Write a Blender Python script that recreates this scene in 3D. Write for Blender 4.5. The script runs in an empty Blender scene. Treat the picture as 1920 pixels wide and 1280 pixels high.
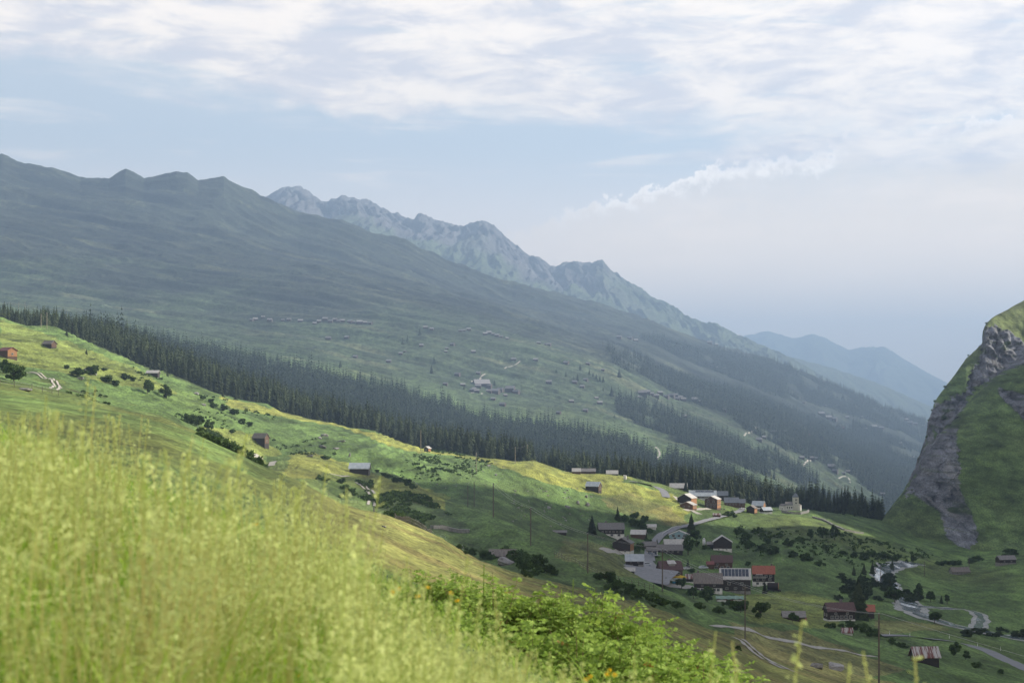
import bpy, math, random
import numpy as np
from mathutils import Vector, Matrix
R = math.radians
SC = bpy.context.scene
COL = SC.collection
# ------------------------------------------------------------------ camera
F = 3045.0            # focal length in pixels of the 1920 px photograph
EYE = 760.0           # row of the eye level in the photograph
cd = bpy.data.cameras.new('camera'); cam = bpy.data.objects.new('camera', cd); COL.objects.link(cam)
cam.location = (0, 0, 0); cam.rotation_euler = (R(90), 0, 0)
cd.sensor_width = 36; cd.lens = F/1920*36; cd.shift_y = (EYE-640)/1920
cd.clip_start = .2; cd.clip_end = 60000
cd.dof.use_dof = True; cd.dof.focus_distance = 500; cd.dof.aperture_fstop = 7.1
SC.camera = cam
# ------------------------------------------------------------------ light
SUN_AZ, SUN_EL = 72.0, 27.0
S = Vector((math.sin(R(SUN_AZ))*math.cos(R(SUN_EL)), math.cos(R(SUN_AZ))*math.cos(R(SUN_EL)), math.sin(R(SUN_EL))))
ld = bpy.data.lights.new('sun', 'SUN'); lo = bpy.data.objects.new('sun', ld); COL.objects.link(lo)
ld.energy = 5.0; ld.angle = R(.6); ld.color = (1, .93, .80)
lo.rotation_euler = S.to_track_quat('Z', 'Y').to_euler()
W = bpy.data.worlds.new('World'); SC.world = W; W.use_nodes = True
def world():
    nt = W.node_tree; N = nt.nodes; L = nt.links; N.clear()
    def n(t, **k):
        o = N.new(t)
        for a, b in k.items(): setattr(o, a, b)
        return o
    def val(s, v):
        if isinstance(v, bpy.types.NodeSocket): L.new(v, s)
        else: s.default_value = v
    def M(op, a, b=0.0, c=0.0, clamp=False):
        o = n('ShaderNodeMath', operation=op, use_clamp=clamp)
        val(o.inputs[0], a); val(o.inputs[1], b); val(o.inputs[2], c); return o.outputs[0]
    def sm(x, a, b):
        o = n('ShaderNodeMapRange', interpolation_type='SMOOTHSTEP')
        val(o.inputs['Value'], x); val(o.inputs['From Min'], a); val(o.inputs['From Max'], b); return o.outputs[0]
    def noise(x, y, z, sc, det=5, rough=.55, dist=0.0):
        c = n('ShaderNodeCombineXYZ'); val(c.inputs[0], x); val(c.inputs[1], y); val(c.inputs[2], z)
        o = n('ShaderNodeTexNoise'); o.inputs['Scale'].default_value = sc; o.inputs['Detail'].default_value = det
        o.inputs['Roughness'].default_value = rough; o.inputs['Distortion'].default_value = dist
        L.new(c.outputs[0], o.inputs['Vector']); return o.outputs['Fac']
    def mix(f, a, b):
        o = n('ShaderNodeMix', data_type='RGBA'); val(o.inputs[0], f); val(o.inputs[6], a); val(o.inputs[7], b); return o.outputs[2]
    tc = n('ShaderNodeTexCoord'); sp = n('ShaderNodeSeparateXYZ'); L.new(tc.outputs['Generated'], sp.inputs[0])
    az = M('MULTIPLY', M('ARCTAN2', sp.outputs[0], sp.outputs[1]), 57.2958)      # degrees, right positive
    el = M('MULTIPLY', M('ARCSINE', sp.outputs[2]), 57.2958)
    sky = n('ShaderNodeTexSky', sky_type='NISHITA', sun_disc=False)
    sky.sun_elevation = R(SUN_EL); sky.sun_rotation = R(SUN_AZ); sky.altitude = 1600; sky.dust_density = 1.5
    base = mix(M('SUBTRACT', .6, M('MULTIPLY', sm(el, 20, 40), .5)), sky.outputs[0], (7.0, 7.4, 7.6, 1))
    # upper sheet of cloud, lower border drops to the right
    wv = noise(M('MULTIPLY', az, .09), M('MULTIPLY', el, .30), 3.0, 1.0, 7, .58, .35)
    edge = M('ADD', 10.6, M('MULTIPLY', sm(az, -6, 6), -1.6))
    d = M('ADD', M('SUBTRACT', el, edge), M('MULTIPLY', M('SUBTRACT', wv, .5), 9.0))
    c1 = sm(d, -.55, 1.0)
    holes = sm(noise(M('MULTIPLY', az, .15), M('MULTIPLY', el, .85), 9.0, 1.3, 7, .62, .4), .54, .72)
    c1 = M('MULTIPLY', c1, M('SUBTRACT', 1.0, M('MULTIPLY', holes, .75)))
    c1 = M('MULTIPLY', c1, M('SUBTRACT', 1.0, M('MULTIPLY', sm(el, 20, 38), .75)))
    # wisps in the blue gap
    ws = sm(noise(M('MULTIPLY', az, .13), M('MULTIPLY', el, .95), 5.0, 1.3, 6, .6, .5), .50, .72)
    c2 = M('MULTIPLY', M('MULTIPLY', ws, .62), sm(el, 6.0, 8.5))
    # haze-white bank on the right with a lumpy upper rim
    rim = M('ADD', M('ADD', 6.95, M('SUBTRACT', M('MULTIPLY', M('SUBTRACT', az, 2.6), .31), M('MULTIPLY', M('MAXIMUM', M('SUBTRACT', az, 7.3), 0.0), .17))),
            M('ADD', M('MULTIPLY', M('SUBTRACT', noise(az, el, 1.0, .5, 5, .6), .5), 1.5), M('MULTIPLY', M('SUBTRACT', noise(az, el, 4.0, 2.3, 6, .62), .5), 2.0)))
    db = M('SUBTRACT', rim, el)
    c3 = M('MULTIPLY', M('ADD', M('MULTIPLY', sm(db, -.06, .3), .5), M('MULTIPLY', sm(db, .1, 3.2), .45)), M('ADD', .55, M('MULTIPLY', sm(az, -6, 3), .45)))
    lip = M('MULTIPLY', M('MULTIPLY', sm(db, -.06, .12), M('SUBTRACT', 1.0, sm(db, .10, .75))), sm(az, .8, 3.2))
    low = M('SUBTRACT', 1.0, sm(el, 3.0, 9.5))
    tone = noise(M('MULTIPLY', az, .16), M('MULTIPLY', el, .55), 2.0, 1.8, 7, .64, .3)
    white = mix(sm(tone, .36, .62), (6.6, 6.4, 6.7, 1), (10.3, 9.2, 8.1, 1))
    bank = mix(sm(noise(M('MULTIPLY', az, .2), M('MULTIPLY', el, .8), 7.0, 1.3, 7, .62), .42, .68), (8.2, 7.2, 6.1, 1), (10.2, 8.6, 7.1, 1))
    bank = mix(M('MULTIPLY', low, .9), bank, (16.5, 12.8, 9.2, 1))
    col = mix(M('MULTIPLY', low, .8), base, (16.0, 12.3, 9.4, 1))
    col = mix(c2, col, white); col = mix(c3, col, bank); lip = M('MULTIPLY', lip, sm(noise(az, M('MULTIPLY', el, .3), 8.0, .45, 3), .30, .5))
    col = mix(M('MULTIPLY', lip, .8), col, (13.0, 11.8, 10.6, 1)); col = mix(c1, col, white)
    bg = n('ShaderNodeBackground'); bg.inputs['Strength'].default_value = .074; L.new(col, bg.inputs[0])
    out = n('ShaderNodeOutputWorld'); L.new(bg.outputs[0], out.inputs[0])
world()
SC.view_settings.view_transform = 'Standard'; SC.view_settings.look = 'None'
SC.view_settings.exposure = 0.95; SC.view_settings.gamma = 1.0
SC.render.engine = 'CYCLES'
cy = SC.cycles
cy.use_denoising = True; cy.volume_bounces = 0; cy.max_bounces = 5; cy.diffuse_bounces = 2; cy.glossy_bounces = 2
cy.transmission_bounces = 3; cy.transparent_max_bounces = 6; cy.use_adaptive_sampling = True; cy.adaptive_threshold = .02
cy.caustics_reflective = False; cy.caustics_refractive = False

# ------------------------------------------------------------------ tools
rng = np.random.default_rng(7); rnd = random.Random(11)
def gnoise(x, y, seed=0):
    r = np.random.default_rng(seed); p = r.permutation(512); a = r.random(512)*2*np.pi; gx, gy = np.cos(a), np.sin(a)
    xi = np.floor(x).astype(np.int64); yi = np.floor(y).astype(np.int64); xf = x-xi; yf = y-yi
    def g(ix, iy, dx, dy):
        h = p[(p[ix & 511]+iy) & 511]; return gx[h]*dx+gy[h]*dy
    u = xf*xf*xf*(xf*(xf*6-15)+10); v = yf*yf*yf*(yf*(yf*6-15)+10)
    a0 = g(xi, yi, xf, yf); a1 = g(xi+1, yi, xf-1, yf); b0 = g(xi, yi+1, xf, yf-1); b1 = g(xi+1, yi+1, xf-1, yf-1)
    return 1.5*((a0+(a1-a0)*u)*(1-v)+(b0+(b1-b0)*u)*v)
def fbm(x, y, o=4, seed=0, gain=.5):
    s = 0; a = 1.0; t = 0
    for k in range(o):
        s = s+a*gnoise(x*2**k+k*17.3, y*2**k-k*9.1, seed+k); t += a; a *= gain
    return s/t
def ridged(x, y, o=4, seed=0):
    s = 0; a = 1.0; t = 0
    for k in range(o):
        s = s+a*(1-np.abs(gnoise(x*2**k+k*7.7, y*2**k+k*3.1, seed+k))*1.6); t += a; a *= .5
    return s/t
def sstep(x, a, b):
    t = np.clip((x-a)/(b-a), 0, 1); return t*t*(3-2*t)
def np_mesh(name, V, Fc, mats, mi=None, smooth=False, colattr=None, parent=None):
    """one mesh object from arrays; Fc is an (n,3) or (n,4) array or a list of such arrays"""
    if not isinstance(Fc, (list, tuple)): Fc = [Fc]
    me = bpy.data.meshes.new(name)
    loops = np.concatenate([f.ravel() for f in Fc]).astype(np.int32)
    tot = np.concatenate([np.full(len(f), f.shape[1], np.int32) for f in Fc])
    st = np.concatenate([[0], np.cumsum(tot)[:-1]]).astype(np.int32)
    me.vertices.add(len(V)); me.vertices.foreach_set('co', np.ascontiguousarray(V, dtype=np.float32).ravel())
    me.loops.add(len(loops)); me.loops.foreach_set('vertex_index', loops)
    me.polygons.add(len(tot)); me.polygons.foreach_set('loop_start', st); me.polygons.foreach_set('loop_total', tot)
    if mi is not None: me.polygons.foreach_set('material_index', np.asarray(mi, np.int32))
    me.polygons.foreach_set('use_smooth', np.full(len(tot), bool(smooth)))
    me.update(calc_edges=True)
    if colattr is not None:
        a = me.color_attributes.new('Col', 'FLOAT_COLOR', 'POINT')
        c = np.ones((len(V), 4), np.float32); c[:, :3] = colattr; a.data.foreach_set('color', c.ravel())
    for m in (mats if isinstance(mats, (list, tuple)) else [mats]): me.materials.append(m)
    o = bpy.data.objects.new(name, me); COL.objects.link(o)
    if parent is not None: o.parent = parent
    return o
def tag(o, label=None, cat=None, group=None, kind=None):
    if label: o['label'] = label
    if cat: o['category'] = cat
    if group: o['group'] = group
    if kind: o['kind'] = kind
    return o
def empty(name, loc=(0, 0, 0), rz=0):
    o = bpy.data.objects.new(name, None); COL.objects.link(o); o.location = loc; o.rotation_euler = (0, 0, rz); o.empty_display_size = .5; return o
def copy_tree(o, parent=None):
    c = o.copy(); COL.objects.link(c); c.parent = parent
    for ch in list(o.children): copy_tree(ch, c)
    return c
class MB:
    def __init__(s): s.v = []; s.f = []
    def add(s, vs, fs):
        b = len(s.v); s.v += [tuple(v) for v in vs]; s.f += [tuple(b+i for i in f) for f in fs]; return s
    def box(s, x0, x1, y0, y1, z0, z1):
        return s.add([(x0, y0, z0), (x1, y0, z0), (x1, y1, z0), (x0, y1, z0), (x0, y0, z1), (x1, y0, z1), (x1, y1, z1), (x0, y1, z1)],
                     [(0, 3, 2, 1), (4, 5, 6, 7), (0, 1, 5, 4), (1, 2, 6, 5), (2, 3, 7, 6), (3, 0, 4, 7)])
    def prism(s, poly, a0, a1, axis='y'):
        """polygon in (u, z), counter-clockwise seen from -axis, extruded from a0 to a1"""
        n = len(poly)
        P = lambda u, z, a: (u, a, z) if axis == 'y' else (a, u, z)
        vs = [P(u, z, a0) for u, z in poly]+[P(u, z, a1) for u, z in poly]
        fs = [tuple(range(n)), tuple(range(2*n-1, n-1, -1))]+[(i, i+n, (i+1) % n+n, (i+1) % n) for i in range(n)]
        return s.add(vs, fs)
    def tube(s, p, q, r0, r1=None, n=8):
        r1 = r0 if r1 is None else r1
        p, q = Vector(p), Vector(q); d = (q-p).normalized(); a = d.orthogonal().normalized(); b = d.cross(a)
        vs = [p+(a*math.cos(t)+b*math.sin(t))*r0 for t in [2*math.pi*i/n for i in range(n)]]
        vs += [q+(a*math.cos(t)+b*math.sin(t))*r1 for t in [2*math.pi*i/n for i in range(n)]]
        return s.add(vs, [(i, (i+1) % n, (i+1) % n+n, i+n) for i in range(n)]+[tuple(range(n-1, -1, -1)), tuple(range(n, 2*n))])
    def build(s, name, mat, parent=None, smooth=False):
        me = bpy.data.meshes.new(name); me.from_pydata(s.v, [], s.f); me.update()
        import bmesh
        bm = bmesh.new(); bm.from_mesh(me); bmesh.ops.recalc_face_normals(bm, faces=bm.faces); bm.to_mesh(me); bm.free()
        for m in (mat if isinstance(mat, (list, tuple)) else [mat]): me.materials.append(m)
        if smooth: me.polygons.foreach_set('use_smooth', [True]*len(me.polygons))
        o = bpy.data.objects.new(name, me); COL.objects.link(o)
        if parent is not None: o.parent = parent
        return o
# ------------------------------------------------------------------ materials
MATS = {}
def mat(name, c1, c2=None, rough=.85, scale=1.0, bump=0.0, stretch=(1, 1, 1), metal=0.0, det=5, trans=0.0, lo=.35, hi=.65, rand=0.0, wave=None, spec=None):
    if name in MATS: return MATS[name]
    m = bpy.data.materials.new(name); m.use_nodes = True; nt = m.node_tree; N, L = nt.nodes, nt.links
    b = N['Principled BSDF']; b.inputs['Roughness'].default_value = rough; b.inputs['Metallic'].default_value = metal
    if spec is not None: b.inputs['Specular IOR Level'].default_value = spec
    c2 = c2 or tuple(x*.75 for x in c1)
    tc = N.new('ShaderNodeTexCoord'); mp = N.new('ShaderNodeMapping'); mp.inputs['Scale'].default_value = stretch
    L.new(tc.outputs['Object'], mp.inputs[0])
    no = N.new('ShaderNodeTexNoise'); no.inputs['Scale'].default_value = scale; no.inputs['Detail'].default_value = det; no.inputs['Roughness'].default_value = .6
    L.new(mp.outputs[0], no.inputs['Vector'])
    mr = N.new('ShaderNodeMapRange'); mr.inputs['From Min'].default_value = lo; mr.inputs['From Max'].default_value = hi
    src = no.outputs['Fac']
    if wave:
        wv = N.new('ShaderNodeTexWave'); wv.bands_direction = wave[0]; wv.inputs['Scale'].default_value = wave[1]; wv.inputs['Distortion'].default_value = .6; L.new(tc.outputs['Object'], wv.inputs['Vector'])
        ad = N.new('ShaderNodeMath'); ad.operation = 'MULTIPLY_ADD'; L.new(wv.outputs['Fac'], ad.inputs[0]); ad.inputs[1].default_value = wave[2]; L.new(src, ad.inputs[2]); src = ad.outputs[0]
    L.new(src, mr.inputs['Value'])
    mx = N.new('ShaderNodeMix'); mx.data_type = 'RGBA'; mx.inputs[6].default_value = (*c1, 1); mx.inputs[7].default_value = (*c2, 1)
    L.new(mr.outputs[0], mx.inputs[0]); col = mx.outputs[2]
    if rand:
        oi = N.new('ShaderNodeObjectInfo'); hs = N.new('ShaderNodeHueSaturation'); m2 = N.new('ShaderNodeMapRange')
        m2.inputs['To Min'].default_value = 1-rand; m2.inputs['To Max'].default_value = 1+rand
        L.new(oi.outputs['Random'], m2.inputs['Value']); L.new(m2.outputs[0], hs.inputs['Value']); L.new(col, hs.inputs['Color']); col = hs.outputs[0]
    L.new(col, b.inputs['Base Color'])
    if bump:
        bp = N.new('ShaderNodeBump'); bp.inputs['Strength'].default_value = .6; bp.inputs['Distance'].default_value = bump
        L.new(src, bp.inputs['Height']); L.new(bp.outputs[0], b.inputs['Normal'])
    if trans:
        tr = N.new('ShaderNodeBsdfTranslucent'); L.new(col, tr.inputs['Color']); ms = N.new('ShaderNodeMixShader'); ms.inputs[0].default_value = trans
        L.new(b.outputs[0], ms.inputs[1]); L.new(tr.outputs[0], ms.inputs[2]); L.new(ms.outputs[0], N['Material Output'].inputs['Surface'])
    MATS[name] = m; return m
def ground_mat():
    """vertex colour = ground cover albedo; fine noise breaks it up at several sizes"""
    m = bpy.data.materials.new('ground_cover'); m.use_nodes = True; nt = m.node_tree; N, L = nt.nodes, nt.links
    b = N['Principled BSDF']; b.inputs['Roughness'].default_value = .95; b.inputs['Specular IOR Level'].default_value = .15
    at = N.new('ShaderNodeAttribute'); at.attribute_name = 'Col'
    tc = N.new('ShaderNodeTexCoord'); prev = at.outputs['Color']; hts = []
    for sc, amt, det in ((.012, .35, 5), (.12, .55, 5), (1.3, .6, 6), (.05, .3, 3)):
        no = N.new('ShaderNodeTexNoise'); no.inputs['Scale'].default_value = sc; no.inputs['Detail'].default_value = det; no.inputs['Roughness'].default_value = .62
        mp = N.new('ShaderNodeMapping'); mp.inputs['Scale'].default_value = (1, .32, 1.6); L.new(tc.outputs['Object'], mp.inputs[0]); L.new(mp.outputs[0], no.inputs['Vector'])
        mr = N.new('ShaderNodeMapRange'); mr.inputs['From Min'].default_value = .3; mr.inputs['From Max'].default_value = .7
        mr.inputs['To Min'].default_value = 1-amt; mr.inputs['To Max'].default_value = 1+amt; L.new(no.outputs['Fac'], mr.inputs['Value'])
        vm = N.new('ShaderNodeVectorMath'); vm.operation = 'SCALE'; L.new(prev, vm.inputs[0]); L.new(mr.outputs[0], vm.inputs['Scale']); prev = vm.outputs[0]; hts.append(no.outputs['Fac'])
    L.new(prev, b.inputs['Base Color'])
    b1 = N.new('ShaderNodeBump'); b1.inputs['Distance'].default_value = .35; b1.inputs['Strength'].default_value = .7; L.new(hts[2], b1.inputs['Height'])
    b2 = N.new('ShaderNodeBump'); b2.inputs['Distance'].default_value = 3.6; b2.inputs['Strength'].default_value = .6; L.new(hts[1], b2.inputs['Height']); L.new(b1.outputs[0], b2.inputs['Normal'])
    L.new(b2.outputs[0], b.inputs['Normal'])
    return m
GM = ground_mat()
# ------------------------------------------------------------------ terrain
def poly(pts): a = np.array(pts, float); return lambda x: np.interp(x, a[:, 0], a[:, 1])
def WF(Y): return Y+30*np.exp(-np.maximum(Y, -10)/12)
def near_z(x): return -1.3-.37*12*np.tanh(x/12)
def pchip(T, K, ts):
    """T, K: (k, c) knot abscissae and values; ts: list of per interval fractions -> rows of T and K"""
    h = np.diff(T, axis=0); d = np.diff(K, axis=0)/h
    m = np.zeros_like(K); m[0] = d[0]; m[-1] = d[-1]
    a, b = d[:-1], d[1:]; w1 = 2*h[1:]+h[:-1]; w2 = h[1:]+2*h[:-1]
    ok = a*b > 0
    with np.errstate(all='ignore'): m[1:-1] = np.where(ok, (w1+w2)/(w1/np.where(ok, a, 1)+w2/np.where(ok, b, 1)), 0)
    To, Ko = [], []
    for k, fr in enumerate(ts):
        t = fr[:, None]; H = h[k]
        h00 = 2*t**3-3*t**2+1; h10 = t**3-2*t**2+t; h01 = -2*t**3+3*t**2; h11 = t**3-t**2
        To.append(T[k]+t*H); Ko.append(h00*K[k]+h10*H*m[k]+h01*K[k+1]+h11*H*m[k+1])
    return np.vstack(To), np.vstack(Ko)
RS = 1.2
def remap(Y): return np.where(Y > 1500, 1500+(Y-1500)*RS, Y)
class Sheet:
    def __init__(s, pxs, curves, ns, near=False):
        """curves: list of (py polyline, Y polyline), near to far"""
        s.px = pxs; u = (pxs-960)/F
        py = np.array([c[0](pxs) for c in curves]); Y = np.array([c[1](pxs) for c in curves])
        for k in range(1, len(Y)): Y[k] = np.maximum(Y[k], Y[k-1]*1.004)
        if near:
            u8 = u*WF(8.0); z8 = near_z(u8); py = np.vstack([EYE-z8/8*F, py]); Y = np.vstack([np.full_like(pxs, 8.0), Y])
        ts = [np.linspace(0, 1, n, endpoint=(i == len(ns)-1)) for i, n in enumerate(ns)]
        T, Q = pchip(np.log(Y), py, ts); s.YO = np.exp(T); s.Y = remap(s.YO); s.Q = Q
        s.rowk = np.concatenate([np.full(n, i) for i, n in enumerate(ns)])
        s.Z = (EYE-s.Q)/F*s.Y
        if near:
            yn = np.linspace(-8, 8, 40, endpoint=False)[:, None]+0*pxs[None]
            xn = u[None]*WF(yn); s.Z = np.vstack([near_z(xn), s.Z]); s.Y = np.vstack([yn, s.Y]); s.YO = np.vstack([yn, s.YO])
            s.Q = np.vstack([np.full_like(yn, 3000), s.Q]); s.rowk = np.concatenate([np.full(40, -1), s.rowk])
            s.X = u[None]*WF(s.Y)
        else: s.X = u[None]*s.Y
        s.near = near
    def finish(s): s.q = EYE-F*s.Z/np.maximum(s.Y, .5)
    def faces(s):
        r, c = s.Z.shape; i = np.arange(r*c).reshape(r, c)
        return np.stack([i[:-1, :-1], i[:-1, 1:], i[1:, 1:], i[1:, :-1]], -1).reshape(-1, 4)
    def cols(s, px):
        j = int(np.clip(np.searchsorted(s.px, px)-1, 0, len(s.px)-2)); return j, float(np.clip((px-s.px[j])/(s.px[j+1]-s.px[j]), 0, 1))
    def height(s, x, y):
        px = 960+F*x/(WF(y) if s.near else y); j, f = s.cols(px)
        a = np.interp(y, s.Y[:, j], s.Z[:, j]); b = np.interp(y, s.Y[:, j+1], s.Z[:, j+1]); return float(a*(1-f)+b*f)
    def hit(s, px, py, Ymin=60, Ymax=1e9):
        """the world point where the ground shows at this pixel of the photograph"""
        j, f = s.cols(px)
        if f > .5: j += 1
        Y, q = s.Y[:, j], s.q[:, j]; k = np.nonzero((Y >= Ymin) & (q <= py) & (Y <= Ymax))[0]
        if len(k) == 0: k = [int(np.argmin(np.where((Y >= Ymin) & (Y <= Ymax), q, 1e9)))]
        i = int(k[0]); y = Y[i]
        if i > 0 and q[i-1] > py > q[i] and Y[i-1] >= Ymin: t = (q[i-1]-py)/(q[i-1]-q[i]); y = Y[i-1]+t*(Y[i]-Y[i-1])
        x = (px-960)/F*y; return Vector((x, y, s.height(x, y)))
def inpoly(px, py, P):
    ins = np.zeros(px.shape, bool); n = len(P)
    for i in range(n):
        (x0, y0), (x1, y1) = P[i], P[(i+1) % n]
        if y0 == y1: continue
        c = ((y0 > py) != (y1 > py)) & (px < (x1-x0)*(py-y0)/(y1-y0)+x0); ins ^= c
    return ins
S1 = [(-900,520),(-400,640),(0,722),(60,732),(110,742),(200,765),(300,788),(370,812),(450,850),(480,868),(520,885),(560,900),(600,922),(640,945),(730,968),(770,985),(830,1010),(870,1040),(910,1058),(960,1078),(1040,1100),(1120,1128),(1250,1165),(1340,1203),(1400,1232),(1440,1252),(1600,1300),(1920,1400),(2900,1600)]
S2 = [(-900,480),(-400,610),(0,700),(110,722),(200,745),(300,770),(400,812),(500,858),(560,852),(600,855),(650,872),(690,880),(740,892),(790,915),(860,945),(925,965),(1000,1000),(1060,1022),(1130,1042),(1200,1080),(1240,1100),(1300,1122),(1400,1150),(1500,1175),(1560,1190),(1700,1215),(1920,1262),(2900,1400)]
MED = [(-900,480),(-400,548),(0,595),(50,612),(110,618),(165,645),(230,670),(290,700),(330,712),(420,745),(500,757),(530,775),(620,793),(700,808),(740,825),(790,842),(860,847),(900,856),(960,865),(1000,864),(1060,884),(1140,890),(1175,894),(1220,904),(1260,912),(1320,922),(1420,948),(1530,956),(1600,965),(1650,976),(1720,1000),(1800,1010),(1920,1010),(2900,980)]
def off(P, d): return [(a, b+d) for a, b in P]
K = [
 (poly([(-900,700),(0,830),(400,930),(640,1040),(800,1110),(1000,1170),(1200,1260),(1350,1330),(1600,1450),(2900,1900)]), poly([(0,25),(1,25)])),
 (poly([(-900,640),(0,785),(300,850),(640,990),(800,1065),(1000,1132),(1200,1195),(1350,1280),(1600,1400),(1920,1500),(2900,1750)]), poly([(0,90),(1,90)])),
 (poly(S1), poly([(0,300),(560,270),(900,235),(1200,210),(1600,190)])),
 (poly([(-900,515),(-400,632),(0,716),(110,738),(200,764),(300,788),(360,812),(420,850),(480,885),(520,900),(560,908),(640,955),(730,978),(830,1016),(900,1058),(960,1072),(1040,1092),(1120,1115),(1250,1150),(1340,1188),(1400,1205),(1440,1225),(1600,1270),(1920,1350),(2900,1500)]), poly([(0,380),(560,440),(700,420),(900,340),(1000,300),(1200,275),(1600,270)])),
 (poly(S2), poly([(-400,520),(0,560),(400,640),(560,700),(690,730),(790,620),(860,560),(925,490),(1000,450),(1100,410),(1250,385),(1400,400),(1600,430),(1920,430)])),
 (poly([(-900,475),(-400,600),(0,688),(110,706),(200,732),(300,762),(400,808),(480,850),(560,862),(690,892),(790,930),(860,965),(925,990),(1000,1025),(1060,1045),(1130,1062),(1200,1100),(1240,1122),(1300,1135),(1400,1140),(1500,1155),(1600,1165),(1700,1180),(1800,1200),(1920,1235),(2900,1300)]), poly([(0,620),(560,740),(690,770),(860,640),(1000,560),(1200,560),(1400,590),(1600,560),(1920,520)])),
 (poly([(-900,500),(0,672),(100,690),(200,715),(300,742),(400,780),(500,830),(560,848),(650,868),(740,900),(800,925),(860,940),(925,955),(1000,990),(1060,1010),(1130,1030),(1180,1060),(1250,1085),(1300,1092),(1400,1108),(1500,1110),(1600,1120),(1700,1140),(1800,1160),(1920,1180),(2900,1220)]), poly([(0,680),(560,770),(690,790),(860,720),(1000,720),(1200,720),(1400,715),(1600,690),(1920,660)])),
 (poly([(-900,490),(0,640),(100,655),(200,690),(300,720),(400,760),(500,800),(600,825),(700,845),(800,880),(860,895),(925,915),(1000,940),(1060,965),(1130,985),(1180,1005),(1250,1012),(1300,1020),(1400,1035),(1500,1030),(1600,1062),(1700,1090),(1800,1105),(1920,1095),(2900,1100)]), poly([(0,800),(560,830),(860,850),(1000,860),(1400,880),(1920,830)])),
 (poly([(-900,485),(0,618),(50,630),(110,640),(165,662),(230,690),(300,712),(420,756),(500,770),(600,800),(700,822),(800,855),(900,872),(1000,885),(1100,925),(1200,950),(1300,968),(1400,982),(1500,985),(1600,1010),(1700,1040),(1780,1052),(1850,1052),(1920,1040),(2900,1020)]), poly([(0,920),(560,950),(1000,980),(1400,1030),(1920,1000)])),
 (poly(MED), poly([(-900,1050),(0,1020),(500,1040),(900,1110),(1140,1150),(1320,1230),(1500,1280),(1650,1330),(1920,1250)])),
 (poly([(-900,495),(0,603),(200,645),(400,725),(600,790),(800,845),(1000,885),(1100,905),(1300,935),(1500,968),(1650,985),(1920,1015),(2900,990)]), poly([(0,1300),(1000,1400),(1650,1500)])),
 (poly([(-900,490),(0,608),(200,650),(400,722),(600,778),(800,828),(1000,878),(1200,908),(1400,938),(1550,968),(1700,1005),(2900,1020)]), poly([(0,1700),(1350,1800),(1600,2350),(1700,2400)])),
 (poly([(-900,470),(0,596),(100,610),(200,628),(300,645),(400,665),(500,687),(600,704),(700,724),(800,752),(900,783),(1000,794),(1130,814),(1230,850),(1300,858),(1400,892),(1500,928),(1600,962),(1700,1000),(2900,1015)]), poly([(0,2150),(1350,2250),(1600,2620),(1700,2680)])),
 (poly([(-900,450),(0,575),(200,602),(400,640),(600,668),(800,705),(930,740),(1100,765),(1230,800),(1400,852),(1500,892),(1600,932),(1700,965),(1800,985),(2900,1000)]), poly([(0,2500),(1000,2600),(1350,2650),(1600,2900),(1700,3000)])),
 (poly([(-900,430),(0,558),(300,588),(470,604),(700,609),(800,618),(1000,645),(1150,685),(1250,742),(1400,792),(1550,862),(1700,915),(1800,940),(2900,990)]), poly([(0,3000),(1150,3100),(1500,3150),(1700,3400)])),
 (poly([(-900,330),(0,440),(300,478),(600,508),(800,550),(1000,602),(1150,645),(1300,702),(1450,750),(1600,815),(1750,870),(2900,960)]), poly([(0,3700),(1150,3800),(1750,4600)])),
 (poly([(-900,200),(-400,268),(0,352),(150,372),(300,378),(400,392),(470,418),(560,452),(640,466),(700,484),(760,500),(840,528),(960,568),(1120,606),(1200,628),(1337,668),(1420,692),(1560,745),(1730,815),(1800,835),(2900,940)]), poly([(0,4350),(1200,4600),(1730,5250)])),
 (poly([(-900,160),(-400,230),(-100,280),(-20,300),(5,293),(35,306),(100,313),(150,333),(205,331),(218,322),(235,315),(250,322),(270,333),(300,330),(316,326),(330,322),(352,326),(372,343),(390,340),(420,333),(445,346),(490,372),(560,407),(640,419),(700,442),(760,457),(840,492),(960,532),(1027,546),(1120,572),(1200,601),(1337,648),(1420,673),(1480,688),(1560,722),(1650,758),(1730,788),(1800,812),(1900,850),(2900,930)]), poly([(0,4700),(1200,4900),(1730,5600)])),
 (poly([(-900,400),(0,420),(500,460),(1000,600),(1420,730),(1730,830),(2900,930)]), poly([(0,5400),(1730,6400)])),
 (poly([(-900,820),(0,820),(2900,820)]), poly([(0,9000),(1,9000)])),
 (poly([(-900,790),(2900,790)]), poly([(0,19500),(1,19500)])),
]
NS = [45, 60, 75, 45, 75, 28, 45, 55, 60, 55, 22, 30, 75, 60, 70, 90, 80, 40, 20, 8, 4]
pxs = np.concatenate([np.arange(-900, -40, 20), np.arange(-40, 1962, 2.0), np.arange(1970, 2900, 20)])
G = Sheet(pxs, K, NS, near=True)
# relief
X, Y, Z, Q, RK, YO = G.X, G.Y, G.Z, G.Q, G.rowk[:, None], G.YO
PX = np.broadcast_to(G.px[None], Z.shape)
dist = np.maximum(Y, 1)
far = sstep(YO, 1900, 2700)
mid = sstep(Y, 110, 350)*(1-far)
Z += mid*(fbm(X/60, Y/110, 4, 1)*2.1+fbm(X/14, Y/34, 3, 5)*.85+fbm(X/5, Y/11, 3, 6)*.28)
Z += sstep(Y, 12, 60)*(1-far)*(fbm(X/9, Y/14, 3, 8)*.16)
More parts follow.
